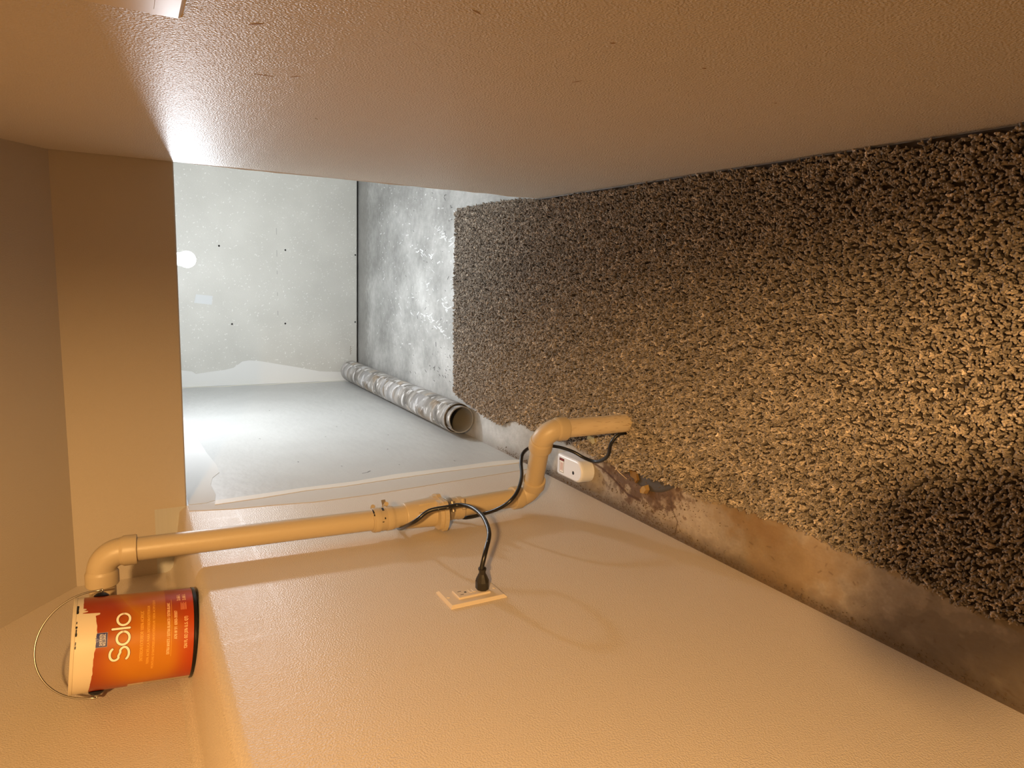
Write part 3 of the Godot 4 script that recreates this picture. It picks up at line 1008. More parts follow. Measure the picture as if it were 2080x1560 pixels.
func cord() -> void:
	var t := thing("power_cord", "black power cord looping from the outlet round the pipe and down to the floor", "cord")
	var base := Vector3(WL + 0.0085, 0.538, -1.0955)
	var tip := Vector3(-0.5477, 0.541, -1.0915)
	var d := (tip - base).normalized()
	var b := Basis(Vector3.UP.cross(d).normalized().cross(d).normalized(), d, Vector3.UP.cross(d).normalized())
	var a := Acc.new()
	# plug body: broad at the wall, waisted, with a collar at the cord
	var prof := [[0.0, 0.011, 0.0125], [0.003, 0.0128, 0.0145], [0.018, 0.0128, 0.0145], [0.028, 0.0088, 0.0098], [0.033, 0.0064, 0.0070], [0.040, 0.0064, 0.0070], [0.0405, 0.0078, 0.0084], [0.0435, 0.0078, 0.0084], [0.044, 0.0050, 0.0050]]
	var segs := 10
	for k in prof.size() - 1:
		var p0: Array = prof[k]
		var p1: Array = prof[k + 1]
		for s in segs:
			var q := []
			for f in [[p0, s], [p0, s + 1], [p1, s + 1], [p1, s]]:
				var an: float = TAU * (f[1] + 0.5) / segs
				q.append(base + b * Vector3(cos(an) * f[0][1], f[0][0], sin(an) * f[0][2]))
			var am := TAU * (s + 1.0) / segs
			var nl := b * Vector3(cos(am), (p0[1] - p1[1]) / maxf(p1[0] - p0[0], 1e-4), sin(am))
			a.quad(q[0], q[1], q[2], q[3], nl.normalized())
	put("plug", a, mat(lin(0.02, 0.017, 0.013), 0.45), t)
	for k in 3:
		a = Acc.new()
		var o: Vector3 = [Vector3(0.0, 0.0, -0.0065), Vector3(0.0, 0.0, 0.0065), Vector3(0.0085, 0.0, 0.0)][k]
		a.box(base + b * (o + Vector3(0, -0.001, 0)), Vector3(0.005, 0.003, 0.0014), 0.0, b)
		put("prong", a, M.wire, t)
	var path := smooth_path([base + d * 0.040, Vector3(-0.5440, 0.5425, -1.0905), Vector3(-0.5177, 0.5322, -1.0978), Vector3(-0.4997, 0.5059, -1.1347), Vector3(-0.4917, 0.4894, -1.1842), Vector3(-0.4897, 0.4822, -1.226), Vector3(-0.4927, 0.4794, -1.2744), Vector3(-0.4977, 0.4903, -1.3098), Vector3(-0.5007, 0.516, -1.315), Vector3(-0.5077, 0.5535, -1.3265), Vector3(-0.5277, 0.5803, -1.3334), Vector3(-0.5527, 0.5842, -1.3751), Vector3(-0.5880, 0.5765, -1.4520), Vector3(-0.5860, 0.560, -1.490), Vector3(-0.5880, 0.51, -1.500), Vector3(-0.5880, 0.455, -1.490), Vector3(-0.5850, 0.42, -1.468), Vector3(-0.5862, 0.4046, -1.4500), Vector3(-0.5627, 0.382, -1.3999), Vector3(-0.5377, 0.3664, -1.3556), Vector3(-0.5157, 0.3454, -1.3377), Vector3(-0.4977, 0.3192, -1.3505), Vector3(-0.4777, 0.2883, -1.388), Vector3(-0.4577, 0.2666, -1.4306), Vector3(-0.4400, 0.250, -1.452), Vector3(-0.4400, 0.200, -1.500), Vector3(-0.4507, 0.140, -1.5529), Vector3(-0.4577, 0.1, -1.5529), Vector3(-0.4595, 0.08, -1.5314), Vector3(-0.4662, 0.06, -1.5026), Vector3(-0.4790, 0.040, -1.4808), Vector3(-0.4828, 0.027, -1.4508), Vector3(-0.4717, 0.026, -1.4195), Vector3(-0.4484, 0.032, -1.3857), Vector3(-0.4108, 0.045, -1.360), Vector3(-0.386, 0.03, -1.350), Vector3(-0.384, 0.0, -1.350)], 6)
	a = Acc.new()
	a.tube(path, 0.0045, 12, true)
	var cb := put("cable", a, M.cable, t)
	# flecks of wall paint on the cable
	a = Acc.new()
	for k in 26:
		var q := rng.randi_range(8, 60)
		var c0: Vector3 = path[q]
		var tg: Vector3 = ((path[q + 1] as Vector3) - c0).normalized()
		var dd := tg.cross(Vector3(rng.randf_range(-1, 1), rng.randf_range(-1, 1), rng.randf_range(-1, 1))).normalized()
		a.box(c0 + dd * 0.0044, Vector3(0.0007, 0.0005, rng.randf_range(0.001, 0.004)), 0.0, Basis(dd.cross(tg), dd, tg))
	var fl := put("paint_flecks", a, mat(Color(0.72, 0.70, 0.66), 0.6), cb)
	fl.set_meta("kind", "stuff")
	rebase(t, Vector3(WL, 0.538, -1.0955))

# ------------------------------------------------------------------ paint can
const CR := 0.0790
const CH := 0.1915

func can_map() -> ImageTexture:
	var W := 1024
	var H := 400
	var c := Canvas.new(W, H)
	# u = 0.5 is the front; u grows to the reader's right
	for y in H:
		for x in W:
			var u := (float(x) / W - 0.5) * TAU * CR          # metres along the label
			var v := (1.0 - float(y) / H) * CH                # height
			var ora := Vector3(0.745, 0.470, 0.06)
			var red := Vector3(0.585, 0.225, 0.07)
			var f := clampf(1.0 - Vector2(u + 0.035, v - 0.075).length() / 0.11, 0, 1)
			var col := red.lerp(ora, smoothstep(0.0, 0.7, f))
			# brighter swoosh across the right half
			var ring := absf(Vector2(u - 0.115, v - 0.020).length() - 0.105)
			col = col.lerp(Vector3(0.74, 0.50, 0.08), clampf(1.0 - ring / 0.02, 0, 1) * 0.55)
			if u > 0.02 and v < 0.13 and Vector2(u - 0.115, v - 0.020).length() < 0.105 and v > 0.05:
				col = col.lerp(Vector3(0.70, 0.45, 0.06), 0.6)
			col = col.lerp(Vector3(0.68, 0.23, 0.06), smoothstep(0.045, 0.0, v) * 0.85)
			if u < -0.098 and u > -0.125 and v < 0.105:
				col = Vector3(0.80, 0.74, 0.64) if fmod(u + 10.0, 0.004) > 0.0012 or v > 0.08 else Vector3(0.45, 0.40, 0.34)
			if u < -0.135 or u > 0.135:
				col = col.lerp(Vector3(0.68, 0.34, 0.05), 0.5)
			c.set_c(x, y, col)
	return c.tex()

func on_can(u: float, v: float, lift: float) -> Vector3:
	var an := u / CR
	return Vector3(sin(an) * (CR + lift), v, cos(an) * (CR + lift))

func ribbon(a: Acc, pts: Array, wd: float, lift: float) -> void:
	var m := pts.size()
	for i in m:
		var p: Vector2 = pts[i]
		var t: Vector2 = ((pts[mini(i + 1, m - 1)] as Vector2) - (pts[maxi(i - 1, 0)] as Vector2)).normalized()
		var o := Vector2(-t.y, t.x) * wd * 0.5
		var nn := Vector3(sin(p.x / CR), 0, cos(p.x / CR))
		a.vert(on_can(p.x + o.x, p.y + o.y, lift), nn)
		a.vert(on_can(p.x - o.x, p.y - o.y, lift), nn)
		if i > 0:
			var q := a.v.size() - 4
			a.face(q, q + 1, q + 3); a.face(q, q + 3, q + 2)
	# round ends
	for e in [0, m - 1]:
		var p: Vector2 = pts[e]
		var nn := Vector3(sin(p.x / CR), 0, cos(p.x / CR))
		var c := a.vert(on_can(p.x, p.y, lift), nn)
		for k in 13:
			var an := TAU * k / 12.0
			a.vert(on_can(p.x + cos(an) * wd * 0.5, p.y + sin(an) * wd * 0.5, lift), nn)
		for k in 12:
			a.face(c, c + 1 + k, c + 2 + k)

func print_text(a: Acc, s: String, centre: Vector2, height: float, width: float, lift: float, bold := false, face_name := "Droid Sans") -> void:
	var f := SystemFont.new()
	f.font_names = PackedStringArray([face_name])
	if bold:
		f.font_weight = 700
	var tm := TextMesh.new()
	tm.font = f
	tm.text = s
	tm.font_size = 48
	tm.pixel_size = 0.001
	tm.depth = 0.0
	tm.curve_step = 3.0
	var ar := tm.get_mesh_arrays()
	if ar.is_empty() or ar[Mesh.ARRAY_VERTEX] == null:
		return
	var vs: PackedVector3Array = ar[Mesh.ARRAY_VERTEX]
	var ii = ar[Mesh.ARRAY_INDEX]
	var lo := Vector2(1e9, 1e9)
	var hi := -lo
	for p in vs:
		lo = lo.min(Vector2(p.x, p.y)); hi = hi.max(Vector2(p.x, p.y))
	var sx := width / maxf(hi.x - lo.x, 1e-6)
	var sy := height / maxf(hi.y - lo.y, 1e-6)
	var base := a.v.size()
	for p in vs:
		var q := centre + Vector2((p.x - (lo.x + hi.x) * 0.5) * sx, (p.y - (lo.y + hi.y) * 0.5) * sy)
		if lift >= 0.0:
			a.vert(on_can(q.x, q.y, lift), Vector3(sin(q.x / CR), 0, cos(q.x / CR)))
		else:
			a.vert(Vector3(q.x, q.y, 0), Vector3.BACK)
	if ii != null and (ii as PackedInt32Array).size() > 0:
		for k in range(0, ii.size(), 3):
			a.face(base + ii[k], base + ii[k + 1], base + ii[k + 2])
	else:
		for k in range(0, vs.size(), 3):
			a.face(base + k, base + k + 1, base + k + 2)

func ell(cx: float, cy: float, rx: float, ry: float, a0: float, a1: float, n := 32) -> Array:
	var out := []
	for i in n + 1:
		var an := lerpf(a0, a1, float(i) / n)
		out.append(Vector2(cx + cos(an) * rx, cy + sin(an) * ry))
	return out

func paint_can() -> void:
	var lean := Vector3(0.10, 1, 0.018).normalized()
	var turn := Basis(Vector3.UP, atan2(0.677, 1.337))
	var tilt := Basis(Vector3.UP.cross(lean).normalized(), Vector3.UP.angle_to(lean))
	var t := thing("paint_can", "orange and red paint can with white drips, standing on the ledge of the left wall", "paint can", Vector3(-0.679, 1.0262, -1.330), tilt * turn)
	var a := Acc.new()
	var prof := [Vector2(0.0, 0.004), Vector2(CR - 0.004, 0.003)]
	a.lathe([Vector2(CR, 0.0035), Vector2(CR, CH - 0.004)], 96, Vector3.ZERO, Basis.IDENTITY, -PI, PI)
	var body := mat(Color(1, 1, 1), 0.32)
	body.albedo_texture = can_map()
	var bo := put("body", a, body, t)
	a = Acc.new()
	a.lathe([Vector2(0.0, 0.003), Vector2(CR - 0.006, 0.003), Vector2(CR - 0.004, 0.0), Vector2(CR + 0.0006, 0.0), Vector2(CR + 0.0014, 0.002), Vector2(CR + 0.0014, 0.0050), Vector2(CR, 0.0062)], 72)
	put("bottom_rim", a, mat(lin(0.010, 0.009, 0.009), 0.3, 0.3), t)
	a = Acc.new()
	a.lathe([Vector2(CR, CH - 0.006), Vector2(CR + 0.0014, CH - 0.005), Vector2(CR + 0.0016, CH - 0.001), Vector2(CR + 0.0006, CH), Vector2(CR - 0.003, CH), Vector2(CR - 0.0045, CH - 0.004), Vector2(CR - 0.0105, CH - 0.004)], 72)
	put("top_rim", a, mat(Color(0.84, 0.79, 0.69), 0.4), t)
	a = Acc.new()
	a.lathe([Vector2(CR - 0.010, CH - 0.0035), Vector2(CR - 0.012, CH - 0.001), Vector2(CR - 0.016, CH - 0.002), Vector2(CR - 0.020, CH - 0.006), Vector2(0.0, CH - 0.006)], 64)
	put("lid", a, M.wire, t)
	# dried white paint round the top, with runs
	var runs := [[0.0575, 0.0016, 0.0220], [0.0625, 0.0013, 0.0200], [0.0500, 0.0021, 0.0400]]   # u, half width, depth below top
	a = Acc.new()
	var nseg := 300
	var n1 := noise(30.0, 91, 3)
	var prev := -1
	for i in nseg + 1:
		var u := lerpf(-PI, PI, float(i) / nseg) * CR
		var dep := 0.0328 + 0.0012 * n1.get_noise_1d(u * 2.0) + 0.0035 * smoothstep(0.05, 0.0, absf(u - 0.012)) - 0.004 * smoothstep(-0.05, -0.10, u)
		if u > 0.0505:
			dep = 0.0145 + 0.0006 * n1.get_noise_1d(u * 9.0)
		for q in runs:
			var k: float = 1.0 - absf(u - q[0]) / q[1]
			if k > 0.0:
				dep = maxf(dep, q[2] - 0.002 + 0.002 * sqrt(k))
		var d := Vector3(sin(u / CR), 0, cos(u / CR))
		var base := a.v.size()
		a.vert(d * (CR + 0.0005) + Vector3.UP * (CH - 0.005), d)
		a.vert(d * (CR + 0.0005) + Vector3.UP * (CH - dep), d)
		a.vert(d * (CR - 0.0003) + Vector3.UP * (CH - dep - 0.0005), (d - Vector3.UP).normalized())
		if i > 0:
			for k in 2:
				a.face(prev + k, base + k, base + k + 1); a.face(prev + k, base + k + 1, prev + k + 1)
		prev = base
	put("paint_smear", a, mat(Color(0.86, 0.81, 0.71), 0.45), t)
	# bare black chips under the rim
	for q in [[0.0680, 0.0050, 0.0040], [0.0620, 0.0025, 0.0034], [0.0565, 0.0032, 0.0040], [0.028, 0.0012, 0.003], [0.020, 0.009, 0.0016], [0.016, 0.003, 0.0030], [0.002, 0.004, 0.0016], [-0.004, 0.003, 0.002], [0.036, 0.003, 0.0014]]:
		a = Acc.new()
		ribbon(a, [Vector2(q[0] - q[1] * 0.5, CH - 0.0066), Vector2(q[0] + q[1] * 0.5, CH - 0.0068)], q[2], 0.0008)
		put("bare_chip", a, M.black, t)
	# lettering
	var white := mat(Color(0.97, 0.93, 0.85), 0.4)
	var dark := mat(Color(0.42, 0.16, 0.03), 0.4)
	var cream := mat(Color(0.95, 0.74, 0.32), 0.4)
	var ab := Acc.new()
	var aw := Acc.new()
	# S, o, l, o of the big word
	var x0 := -0.0225
	var yb := 0.1070
	var strokes := []
	var S := []
	S.append_array(ell(x0, yb + 0.0205, 0.0102, 0.0074, 0.55, PI, 18))
	S.append_array(ell(x0, yb + 0.0205, 0.0102, 0.0074, PI, PI + 0.9, 8))
	S.append_array([Vector2(x0 - 0.003, yb + 0.0150), Vector2(x0 + 0.0025, yb + 0.0125)])
	S.append_array(ell(x0 - 0.0002, yb + 0.0068, 0.0106, 0.0072, 0.95, 0.0, 8))
	S.append_array(ell(x0 - 0.0002, yb + 0.0068, 0.0106, 0.0072, 0.0, -PI + 0.55, 18))
	strokes.append(S)
	strokes.append(ell(x0 + 0.0250, yb + 0.0092, 0.0104, 0.0094, 0, TAU, 40))
	strokes.append([Vector2(x0 + 0.0408, yb), Vector2(x0 + 0.0408, yb + 0.010), Vector2(x0 + 0.0408, yb + 0.020), Vector2(x0 + 0.0408, yb + 0.0255)])
	strokes.append(ell(x0 + 0.0566, yb + 0.0092, 0.0104, 0.0094, 0, TAU, 40))
	for s in strokes:
		ribbon(ab, s, 0.0050, 0.0003)
		ribbon(aw, s, 0.0035, 0.0006)
	put("big_word_outline", ab, dark, bo)
	put("big_word", aw, white, bo)
	# dark blue badge
	a = Acc.new()
	ribbon(a, [Vector2(-0.0135, 0.1450), Vector2(-0.006, 0.1450), Vector2(0.001, 0.1450), Vector2(0.0125, 0.1450)], 0.0, 0.0002)
	a = Acc.new()
	badge(a, -0.0085, 0.0150, 0.1391, 0.1596, 0.0002)
	put("badge_border", a, mat(Color(0.62, 0.60, 0.62), 0.4), bo)
	a = Acc.new()
	badge(a, -0.0079, 0.0144, 0.1397, 0.1596, 0.0004)
	put("badge", a, mat(Color(0.10, 0.13, 0.42), 0.4), bo)
	a = Acc.new()
	print_text(a, "SHERWIN", Vector2(0.0033, 0.1489), 0.0040, 0.0185, 0.0007, true)
	print_text(a, "WILLIAMS.", Vector2(0.0033, 0.1436), 0.0040, 0.0195, 0.0007, true)
	ribbon(a, [Vector2(-0.0065, 0.1463), Vector2(0.0, 0.1463), Vector2(0.007, 0.1463), Vector2(0.0128, 0.1463)], 0.0003, 0.0007)
	put("badge_lettering", a, mat(Color(0.82, 0.82, 0.86), 0.4), bo)
	a = Acc.new()                                   # globe emblem, half hidden by the smear
	ribbon(a, ell(0.0033, 0.1540, 0.0024, 0.0020, 0, TAU, 20), 0.0007, 0.0007)
	ribbon(a, [Vector2(0.0009, 0.1540), Vector2(0.0057, 0.1540)], 0.0005, 0.0007)
	ribbon(a, [Vector2(0.0048, 0.1551), Vector2(0.0068, 0.1561)], 0.0016, 0.0007)
	put("badge_emblem", a, mat(Color(0.50, 0.52, 0.70), 0.4), bo)
	# small print
	a = Acc.new()
	print_text(a, "INTERIOR/EXTERIOR 100% ACRYLIC", Vector2(0.0030, 0.0880), 0.0048, 0.086, 0.0004)
	print_text(a, "100% ACRÍLICA PARA INTERIOR/EXTERIOR", Vector2(0.0045, 0.0785), 0.0051, 0.103, 0.0004)
	print_text(a, "PEINTURE D'INTÉRIEUR/EXTÉRIEUR 100% ACRYLIQUE", Vector2(0.0055, 0.0700), 0.0053, 0.126, 0.0004)
	put("small_print", a, cream, bo)
	a = Acc.new()
	print_text(a, "EXTRA WHITE / EXTRA BLANCO / EXTRA BLANC", Vector2(0.0120, 0.0468), 0.0046, 0.092, 0.0004, true)
	print_text(a, "A76 W 51  6503-35557", Vector2(0.0150, 0.0355), 0.0048, 0.049, 0.0004, true)
	print_text(a, "3.66 L", Vector2(0.0700, 0.0300), 0.0056, 0.0175, 0.0004, true)
	print_text(a, "3.66 L", Vector2(0.0700, 0.0210), 0.0056, 0.0175, 0.0004, true)
	print_text(a, "124 FL OZ (3⅞ U.S. QT)", Vector2(0.0000, 0.0185), 0.0064, 0.055, 0.0004, true)
	put("white_print", a, mat(Color(0.97, 0.82, 0.62), 0.4), bo)
	a = Acc.new()
	var ln := []
	for k in 12:
		ln.append(Vector2(lerpf(-0.038, 0.066, k / 11.0), 0.0420))
	ribbon(a, ln, 0.0004, 0.0004)
	put("rule", a, cream, bo)
	a = Acc.new()
	for k in 5:
		ribbon(a, [Vector2(0.041, 0.0265 - k * 0.0020), Vector2(0.048, 0.0265 - k * 0.0020), Vector2(0.056 - 0.002 * (k % 2), 0.0265 - k * 0.0020)], 0.0008, 0.0004)
	put("fine_lines", a, mat(Color(0.93, 0.62, 0.45), 0.4), bo)
	# ears and wire handle; the handle's ends face left and right of the label
	for s in [-1.0, 1.0]:
		a = Acc.new()
		var f := Basis(Vector3.BACK, -PI / 2 * s)
		a.lathe([Vector2(0.0125, 0.0), Vector2(0.0115, 0.0022), Vector2(0.0060, 0.0062), Vector2(0.0, 0.0066)], 24, Vector3((CR + 0.0002) * s, CH - 0.041, 0.004), f)
		var ear := put("ear", a, mat(lin(0.02, 0.02, 0.03), 0.3, 0.5), t)
		a = Acc.new()
		a.lathe([Vector2(0.0042, 0.0), Vector2(0.0036, 0.0030), Vector2(0.0, 0.0042)], 16, Vector3((CR + 0.0058) * s, CH - 0.041, 0.004), f)
		put("rivet", a, M.wire, ear)
	var hp := []
	var hy := CH - 0.041
	var R := CR + 0.010
	hp.append(Vector3(-R + 0.006, hy, 0.004))
	hp.append(Vector3(-R - 0.001, hy - 0.001, 0.004))
	for k in 25:
		var an := PI - PI * k / 24.0
		var top := 0.095
		hp.append(Vector3(cos(an) * R, hy + 0.006 + sin(an) * (top - 0.006) + 0.0 * absf(cos(an)), 0.004 - 0.028 * sin(an)))
	hp.append(Vector3(R + 0.001, hy - 0.001, 0.004))
	hp.append(Vector3(R - 0.006, hy, 0.004))
	a = Acc.new()
	a.tube(smooth_path(hp, 4), 0.0016, 10, true)
	put("handle", a, M.wire, t)

func badge(a: Acc, u0: float, u1: float, v0: float, v1: float, lift: float) -> void:
	for k in 6:
		var ua := lerpf(u0, u1, k / 6.0)
		var ub := lerpf(u0, u1, (k + 1) / 6.0)
		var um := (ua + ub) * 0.5
		a.quad(on_can(ua, v0, lift), on_can(ub, v0, lift), on_can(ub, v1, lift), on_can(ua, v1, lift), Vector3(sin(um / CR), 0, cos(um / CR)))

# ------------------------------------------------------------------ rolled sheet flooring
func vinyl_map() -> ImageTexture:
	var W := 512
	var H := 1024
	var c := Canvas.new(W, H)
	var n1 := noise(0.010, 61, 4)
	var n2 := noise(0.016, 62, 4, FastNoiseLite.TYPE_SIMPLEX)
	var n3 := noise(0.018, 63, 4)
	for y in H:
		for x in W:
			var wx := x * 0.62 + 40.0 * n1.get_noise_2d(x * 0.6, y * 0.6)
			var k := n2.get_noise_2d(wx, y * 0.5 + 0.25 * x)
			var g := n1.get_noise_2d(x * 0.6 + 400, y * 0.55)
			var col := Vector3(0.49, 0.47, 0.445).lerp(Vector3(0.53, 0.465, 0.39), smoothstep(0.0, 0.4, g))
			col += Vector3.ONE * k * 0.22
			var st := n3.get_noise_2d(wx * 1.2, y * 0.75 + 0.4 * x)
			col = col.lerp(Vector3(0.90, 0.90, 0.90), smoothstep(0.16, 0.42, st) * 0.8)
			col = col.lerp(Vector3(0.67, 0.67, 0.68), smoothstep(0.05, 0.4, n1.get_noise_2d(x * 0.3 + 90, y * 0.4)) * 0.5)
			c.set_c(x, y, col)
	return c.tex()

func spiral(parent: Node, called: String, r0: float, r1: float, turns: float, start: float, z0: float, z1: float, th: float, mo: Material, mi: Material) -> void:
	# a rolled sheet about the local z axis; outer face, inner face, edges
	var n := int(48 * turns)
	var ao := Acc.new()
	var ai := Acc.new()
	for i in n + 1:
		var f := float(i) / n
		var an := start + TAU * turns * f
		var r := lerpf(r0, r1, f)
		var d := Vector3(cos(an), sin(an), 0)
		for k in 2:
			var z := z0 if k == 0 else z1
			ao.vert(d * r + Vector3(0, 0, z), d, Vector2(f * turns * 0.7, (z - z0) / 1.44 * 2.0))
			ai.vert(d * (r - th) + Vector3(0, 0, z), -d, Vector2(f, k))
		if i > 0:
			var b := i * 2
			ao.face(b - 2, b - 1, b + 1); ao.face(b - 2, b + 1, b)
			ai.face(b - 2, b - 1, b + 1); ai.face(b - 2, b + 1, b)
	for k in 2:
		var z := z0 if k == 0 else z1
		var nn := Vector3(0, 0, -1 if k == 0 else 1)
		for i in n:
			var q := []
			for g in [[i, 0.0], [i + 1, 0.0], [i + 1, th], [i, th]]:
				var f := float(g[0]) / n
				var an := start + TAU * turns * f
				q.append(Vector3(cos(an), sin(an), 0) * (lerpf(r0, r1, f) - g[1]) + Vector3(0, 0, z))
			ai.quad(q[0], q[1], q[2], q[3], nn)
	for f in [0.0, 1.0]:
		var an: float = start + TAU * turns * f
		var d := Vector3(cos(an), sin(an), 0)
		var r := lerpf(r0, r1, f)
		var nn := Vector3(-sin(an), cos(an), 0) * (1.0 if f > 0.5 else -1.0)
		ai.quad(d * r + Vector3(0, 0, z0), d * (r - th) + Vector3(0, 0, z0), d * (r - th) + Vector3(0, 0, z1), d * r + Vector3(0, 0, z1), nn)
	var o := put(called, ao, mo, parent)
	put("backing", ai, mi, o)

func vinyl_roll() -> void:
	var a := Vector3(-0.523, 0.058, -2.262)
	var b := Vector3(-0.5385, 0.0575, -3.66)
	var z := (a - b).normalized()
	var x := Vector3.UP.cross(z).normalized()
	var t := thing("vinyl_roll", "rolled grey and tan marbled sheet flooring lying along the foot of the alcove wall", "flooring roll", b, Basis(x, z.cross(x), z))
	var l := a.distance_to(b)
	var mo := mat(Color(1, 1, 1), 0.38)
	mo.albedo_texture = vinyl_map()
	var mi := mat(Color(0.62, 0.62, 0.61), 0.8)
	spiral(t, "outer_sheet", 0.0570, 0.0545, 1.2, 0.6, 0.0, l, 0.0016, mo, mi)
	spiral(t, "inner_sheet", 0.0505, 0.0465, 2.0, 2.2, 0.0, l + 0.030, 0.0016, mo, mi)

# ------------------------------------------------------------------ white box on the floor
func bait_box() -> void:
	var t := thing("plastic_box", "small white plastic box with a round end, on the floor by the pipe", "box", Vector3(-0.527, 0.0, -1.548), Basis(Vector3.UP, 0.0))
	# local outline (x, z): square at the far end, round at the near end
	var prof := func(inset: float) -> PackedVector2Array:
		var p := PackedVector2Array()
		var w := 0.032 - inset
		var z0 := -0.064 + inset
		var zc := 0.034
		for k in 5:
			var an := PI + PI * 0.5 * k / 4.0
			p.append(Vector2(-w + 0.006 + cos(an) * 0.006, z0 + 0.006 + sin(an) * 0.006))
		for k in 5:
			var an := PI * 1.5 + PI * 0.5 * k / 4.0
			p.append(Vector2(w - 0.006 + cos(an) * 0.006, z0 + 0.006 + sin(an) * 0.006))
		for k in 17:
			var an := PI * k / 16.0
			p.append(Vector2(cos(an) * w, zc + sin(an) * (0.031 - inset)))
		return p
	var rings := [[0.0, 0.0005], [0.0035, 0.0005], [0.0037, 0.0012], [0.0042, 0.0012], [0.0044, 0.0], [0.034, 0.0008], [0.038, 0.0018], [0.0405, 0.0040], [0.0415, 0.0070]]
	var a := Acc.new()
	for i in rings.size() - 1:
		var p0: PackedVector2Array = prof.call(rings[i][1])
		var p1: PackedVector2Array = prof.call(rings[i + 1][1])
		var m := p0.size()
		for k in m:
			var q := (k + 1) % m
			var na := Vector3(p0[k].x / 0.032, 0, (p0[k].y - 0.0) / 0.064)
			var tg := (p0[q] - p0[(k + m - 1) % m]).normalized()
			var nk := Vector3(tg.y, 0, -tg.x)
			var tq := (p0[(q + 1) % m] - p0[k]).normalized()
			var nq := Vector3(tq.y, 0, -tq.x)
			var upn: float = (rings[i + 1][1] - rings[i][1]) / maxf(rings[i + 1][0] - rings[i][0], 1e-4)
			if nk.dot(na) < 0.0:
				nk = -nk
			if nq.dot(Vector3(p0[q].x / 0.032, 0, p0[q].y / 0.064)) < 0.0:
				nq = -nq
			nk = (nk + Vector3.UP * clampf(upn, -2, 2)).normalized()
			nq = (nq + Vector3.UP * clampf(upn, -2, 2)).normalized()
			var j := a.vert(Vector3(p0[k].x, rings[i][0], p0[k].y), nk)
			a.vert(Vector3(p0[q].x, rings[i][0], p0[q].y), nq)
			a.vert(Vector3(p1[q].x, rings[i + 1][0], p1[q].y), nq)
			a.vert(Vector3(p1[k].x, rings[i + 1][0], p1[k].y), nk)
			a.face(j, j + 1, j + 2); a.face(j, j + 2, j + 3)
	var top: PackedVector2Array = prof.call(0.0070)
	a.slab(top, 0.0405, 0.0415)
	put("shell", a, M.white_plastic, t)
	a = Acc.new()
	a.lathe([Vector2(0.0052, 0.0), Vector2(0.0050, 0.0004), Vector2(0.0, 0.0004)], 20, Vector3(-0.007, 0.0414, 0.022))
	put("hole", a, M.black, t)
	# sticker: a dark frame, a red header and red lines
	a = Acc.new()
	a.box(Vector3(0.0, 0.0416, -0.037), Vector3(0.042, 0.0003, 0.024))
	var st := put("sticker", a, mat(Color(0.94, 0.94, 0.93), 0.5), t)
	var red := mat(Color(0.62, 0.12, 0.08), 0.5)
	a = Acc.new()
	a.box(Vector3(0.0170, 0.0418, -0.037), Vector3(0.0075, 0.0004, 0.024))
	put("sticker_header", a, mat(Color(0.30, 0.06, 0.05), 0.5), st)
	a = Acc.new()
	a.box(Vector3(0.0170, 0.0420, -0.037), Vector3(0.0022, 0.0003, 0.018))
	put("sticker_stripe", a, red, st)
	a = Acc.new()
	for s in [[-0.0035, -0.0478, 0.033, 0.0009], [-0.0035, -0.0262, 0.033, 0.0009]]:
		a.box(Vector3(s[0], 0.0419, s[1]), Vector3(s[2], 0.0003, s[3]))
	a.box(Vector3(-0.0200, 0.0419, -0.037), Vector3(0.0009, 0.0003, 0.0225))
	put("sticker_frame", a, M.black, st)
	a = Acc.new()
	for s in [-0.0425, -0.0388, -0.0352, -0.0315]:
		a.box(Vector3(-0.003, 0.0419, s), Vector3(rng.randf_range(0.020, 0.027), 0.0003, 0.0010))
	put("sticker_lines", a, red, st)

func light_switch() -> void:
	var t := thing("light_switch", "light switch plate at the picture's edge, high on the right wall", "switch", Vector3(WR, 1.104, -0.7345))
	var a := Acc.new()
	a.box(Vector3(-0.0030, 0, 0), Vector3(0.0060, 0.114, 0.070), 0.0040)
	put("cover_plate", a, M.plate, t)
	a = Acc.new()
	a.box(Vector3(-0.0050, 0, 0), Vector3(0.003, 0.066, 0.033), 0.001)
	put("rocker", a, M.plate, t)

# ------------------------------------------------------------------ the sump lid, scraps and dirt
func sump_lid() -> void:
	var a := Acc.new()
	a.lathe([Vector2(0.0, 0.0), Vector2(0.146, 0.0), Vector2(0.148, 0.0006), Vector2(0.146, 0.0015), Vector2(0.140, 0.0016), Vector2(0.138, 0.0008), Vector2(0.0, 0.0008)], 64, Vector3(-0.362, 0.0, -1.262))
	var o := put("sump_lid", a, mat(lin(0.06, 0.052, 0.045), 0.7))
	tag(o, "edge of a dark grey round pit lid showing from under the carpet", "lid")

func flake(called: String, pts: Array, y0: float, y1: float, m: Material, label: String, category: String) -> void:
	var p := PackedVector2Array()
	for q in pts:
		p.append(Vector2(q[0], q[1]))
	var a := Acc.new()
	a.slab(p, y0, y1)
	var c := Vector2.ZERO
	for q in p:
		c += q / p.size()
	for i in a.v.size():
		if a.v[i].y > y0 + 1e-5:                     # torn: top smaller, uneven
			var s := Vector2(a.v[i].x, a.v[i].z).lerp(c, 0.15)
			a.v[i] = Vector3(s.x, y1 + 0.002 * sin(i * 2.3), s.y)
	var o := put(called, a, m)
	tag(o, label, category)

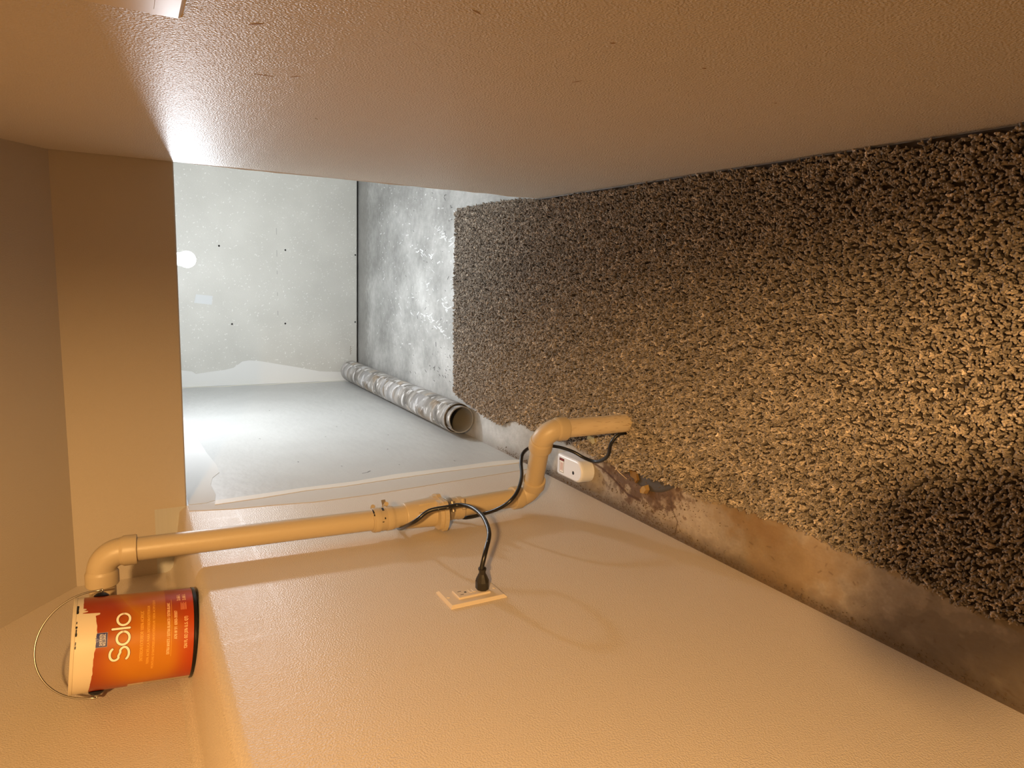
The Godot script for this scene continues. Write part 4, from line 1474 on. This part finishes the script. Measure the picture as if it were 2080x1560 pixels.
func scraps() -> void:
	var foam := mat(Color(0.64, 0.53, 0.34), 0.9)
	flake("foam_scrap", [[-0.418, -1.498], [-0.430, -1.505], [-0.440, -1.490], [-0.443, -1.470], [-0.434, -1.458], [-0.424, -1.468]], 0.008, 0.018, mat(Color(0.66, 0.60, 0.42), 0.9), "torn scrap of tan foam lying on the carpet beside the rising pipe", "scrap")
	flake("foam_scrap", [[-0.500, -1.268], [-0.494, -1.256], [-0.506, -1.250], [-0.518, -1.258], [-0.520, -1.272], [-0.510, -1.276]], 0.003, 0.014, foam, "pointed chip of orange foam on the dirt by the dark pit lid", "scrap")
	flake("foam_scrap", [[-0.474, -1.330], [-0.490, -1.322], [-0.496, -1.306], [-0.504, -1.300], [-0.492, -1.290], [-0.472, -1.300]], 0.003, 0.007, mat(Color(0.50, 0.38, 0.20), 0.9), "flat ochre foam remnant tucked under the carpet edge by the pit lid", "scrap")
	var a := Acc.new()
	a.tube([Vector3(-0.478, 0.0145, -1.378), Vector3(-0.490, 0.013, -1.360), Vector3(-0.503, 0.004, -1.338)], [0.0008, 0.0010, 0.0005], 6, true)
	var o := put("wood_splinter", a, mat(Color(0.88, 0.80, 0.66), 0.7))
	tag(o, "thin pale splinter leaning on the carpet edge near the white box", "splinter")
	# crumbs along the foot of the left wall and in the broken corner
	a = Acc.new()
	for k in 1700:
		var z := rng.randf_range(-2.05, -0.42)
		var x := WL + absf(rng.randfn(0.0, 0.008)) + 0.001
		if k % 3 == 0:
			z = rng.randfn(-1.26, 0.09)
			x = rng.randf_range(-0.585, -0.475)
		if x < WL + 0.002 or (z > -1.63 and z < -1.47 and x > -0.57):
			continue
		var s := rng.randf_range(0.0005, 0.0015) * (2.0 if rng.randf() < 0.06 else 1.0)
		a.box(Vector3(x + s, s * 0.35, z), Vector3(s * rng.randf_range(0.6, 2.2), s * 0.8, s * rng.randf_range(0.6, 1.6)), 0.0, Basis(Vector3.UP, rng.randf() * TAU) * Basis(Vector3.RIGHT, rng.randf_range(-0.4, 0.4)))
	var d := put("dirt_crumbs", a, mat(lin(0.115, 0.080, 0.05), 0.95))
	d.set_meta("kind", "stuff")
	tag(d, "brown crumbs of dirt along the foot of the left wall", "dirt")
	a = Acc.new()
	for k in 150:
		var z := rng.randf_range(-2.0, -0.45)
		var x := WL + absf(rng.randfn(0.0, 0.014)) + 0.003
		if z > -1.63 and z < -1.47:
			continue
		var an := rng.randf() * TAU
		var l := rng.randf_range(0.003, 0.011)
		var p := Vector3(x + l * 0.5, 0.0012, z)
		a.tube([p - Vector3(cos(an), 0, sin(an)) * l * 0.5, p + Vector3(0, 0.0015, 0), p + Vector3(cos(an + 0.6), 0, sin(an + 0.6)) * l * 0.5], 0.0004, 4, false)
	var w := put("fibre_litter", a, mat(lin(0.16, 0.115, 0.075), 0.9))
	w.set_meta("kind", "stuff")
	tag(w, "loose tan fibres among the dirt at the foot of the left wall", "litter")
	a = Acc.new()
	for k in 70:
		var x := rng.randf_range(-0.42, 0.45)
		var z := -2.46 - absf(rng.randfn(0.0, 0.22))
		if rng.randf() < 0.25:
			x = rng.randf_range(-0.44, -0.36)
		var an := rng.randfn(1.6, 0.5)
		var l := rng.randf_range(0.004, 0.022)
		var p := Vector3(x, 0.001, z)
		a.tube([p, p + Vector3(cos(an) * l * 0.5, 0.0008, sin(an) * l * 0.5), p + Vector3(cos(an + 0.2), 0, sin(an + 0.2)) * l], 0.0006, 4, false)
	var c := put("dark_slivers", a, mat(lin(0.03, 0.028, 0.026), 0.8))
	c.set_meta("kind", "stuff")
	tag(c, "dark yarn slivers scattered on the pale concrete behind the carpet", "litter")

# unseen block added behind the camera to throw shade on the near floor
func added_blocker() -> void:
	var t := thing("added_shade_blocker", "tall narrow brown block added unseen behind the camera to shade the near floor", "box", Vector3(0.005, 0.0085, 0.14))
	var m := mat(lin(0.30, 0.20, 0.11), 0.85)
	var a := Acc.new()
	a.box(Vector3(0, 0.50, 0), Vector3(0.11, 1.00, 0.08), 0.004)
	put("blocker_body", a, m, t)
	a = Acc.new()
	a.box(Vector3(0, 1.0005, 0), Vector3(0.11, 0.0006, 0.04))
	put("tape", a, mat(lin(0.42, 0.30, 0.16), 0.35), t)
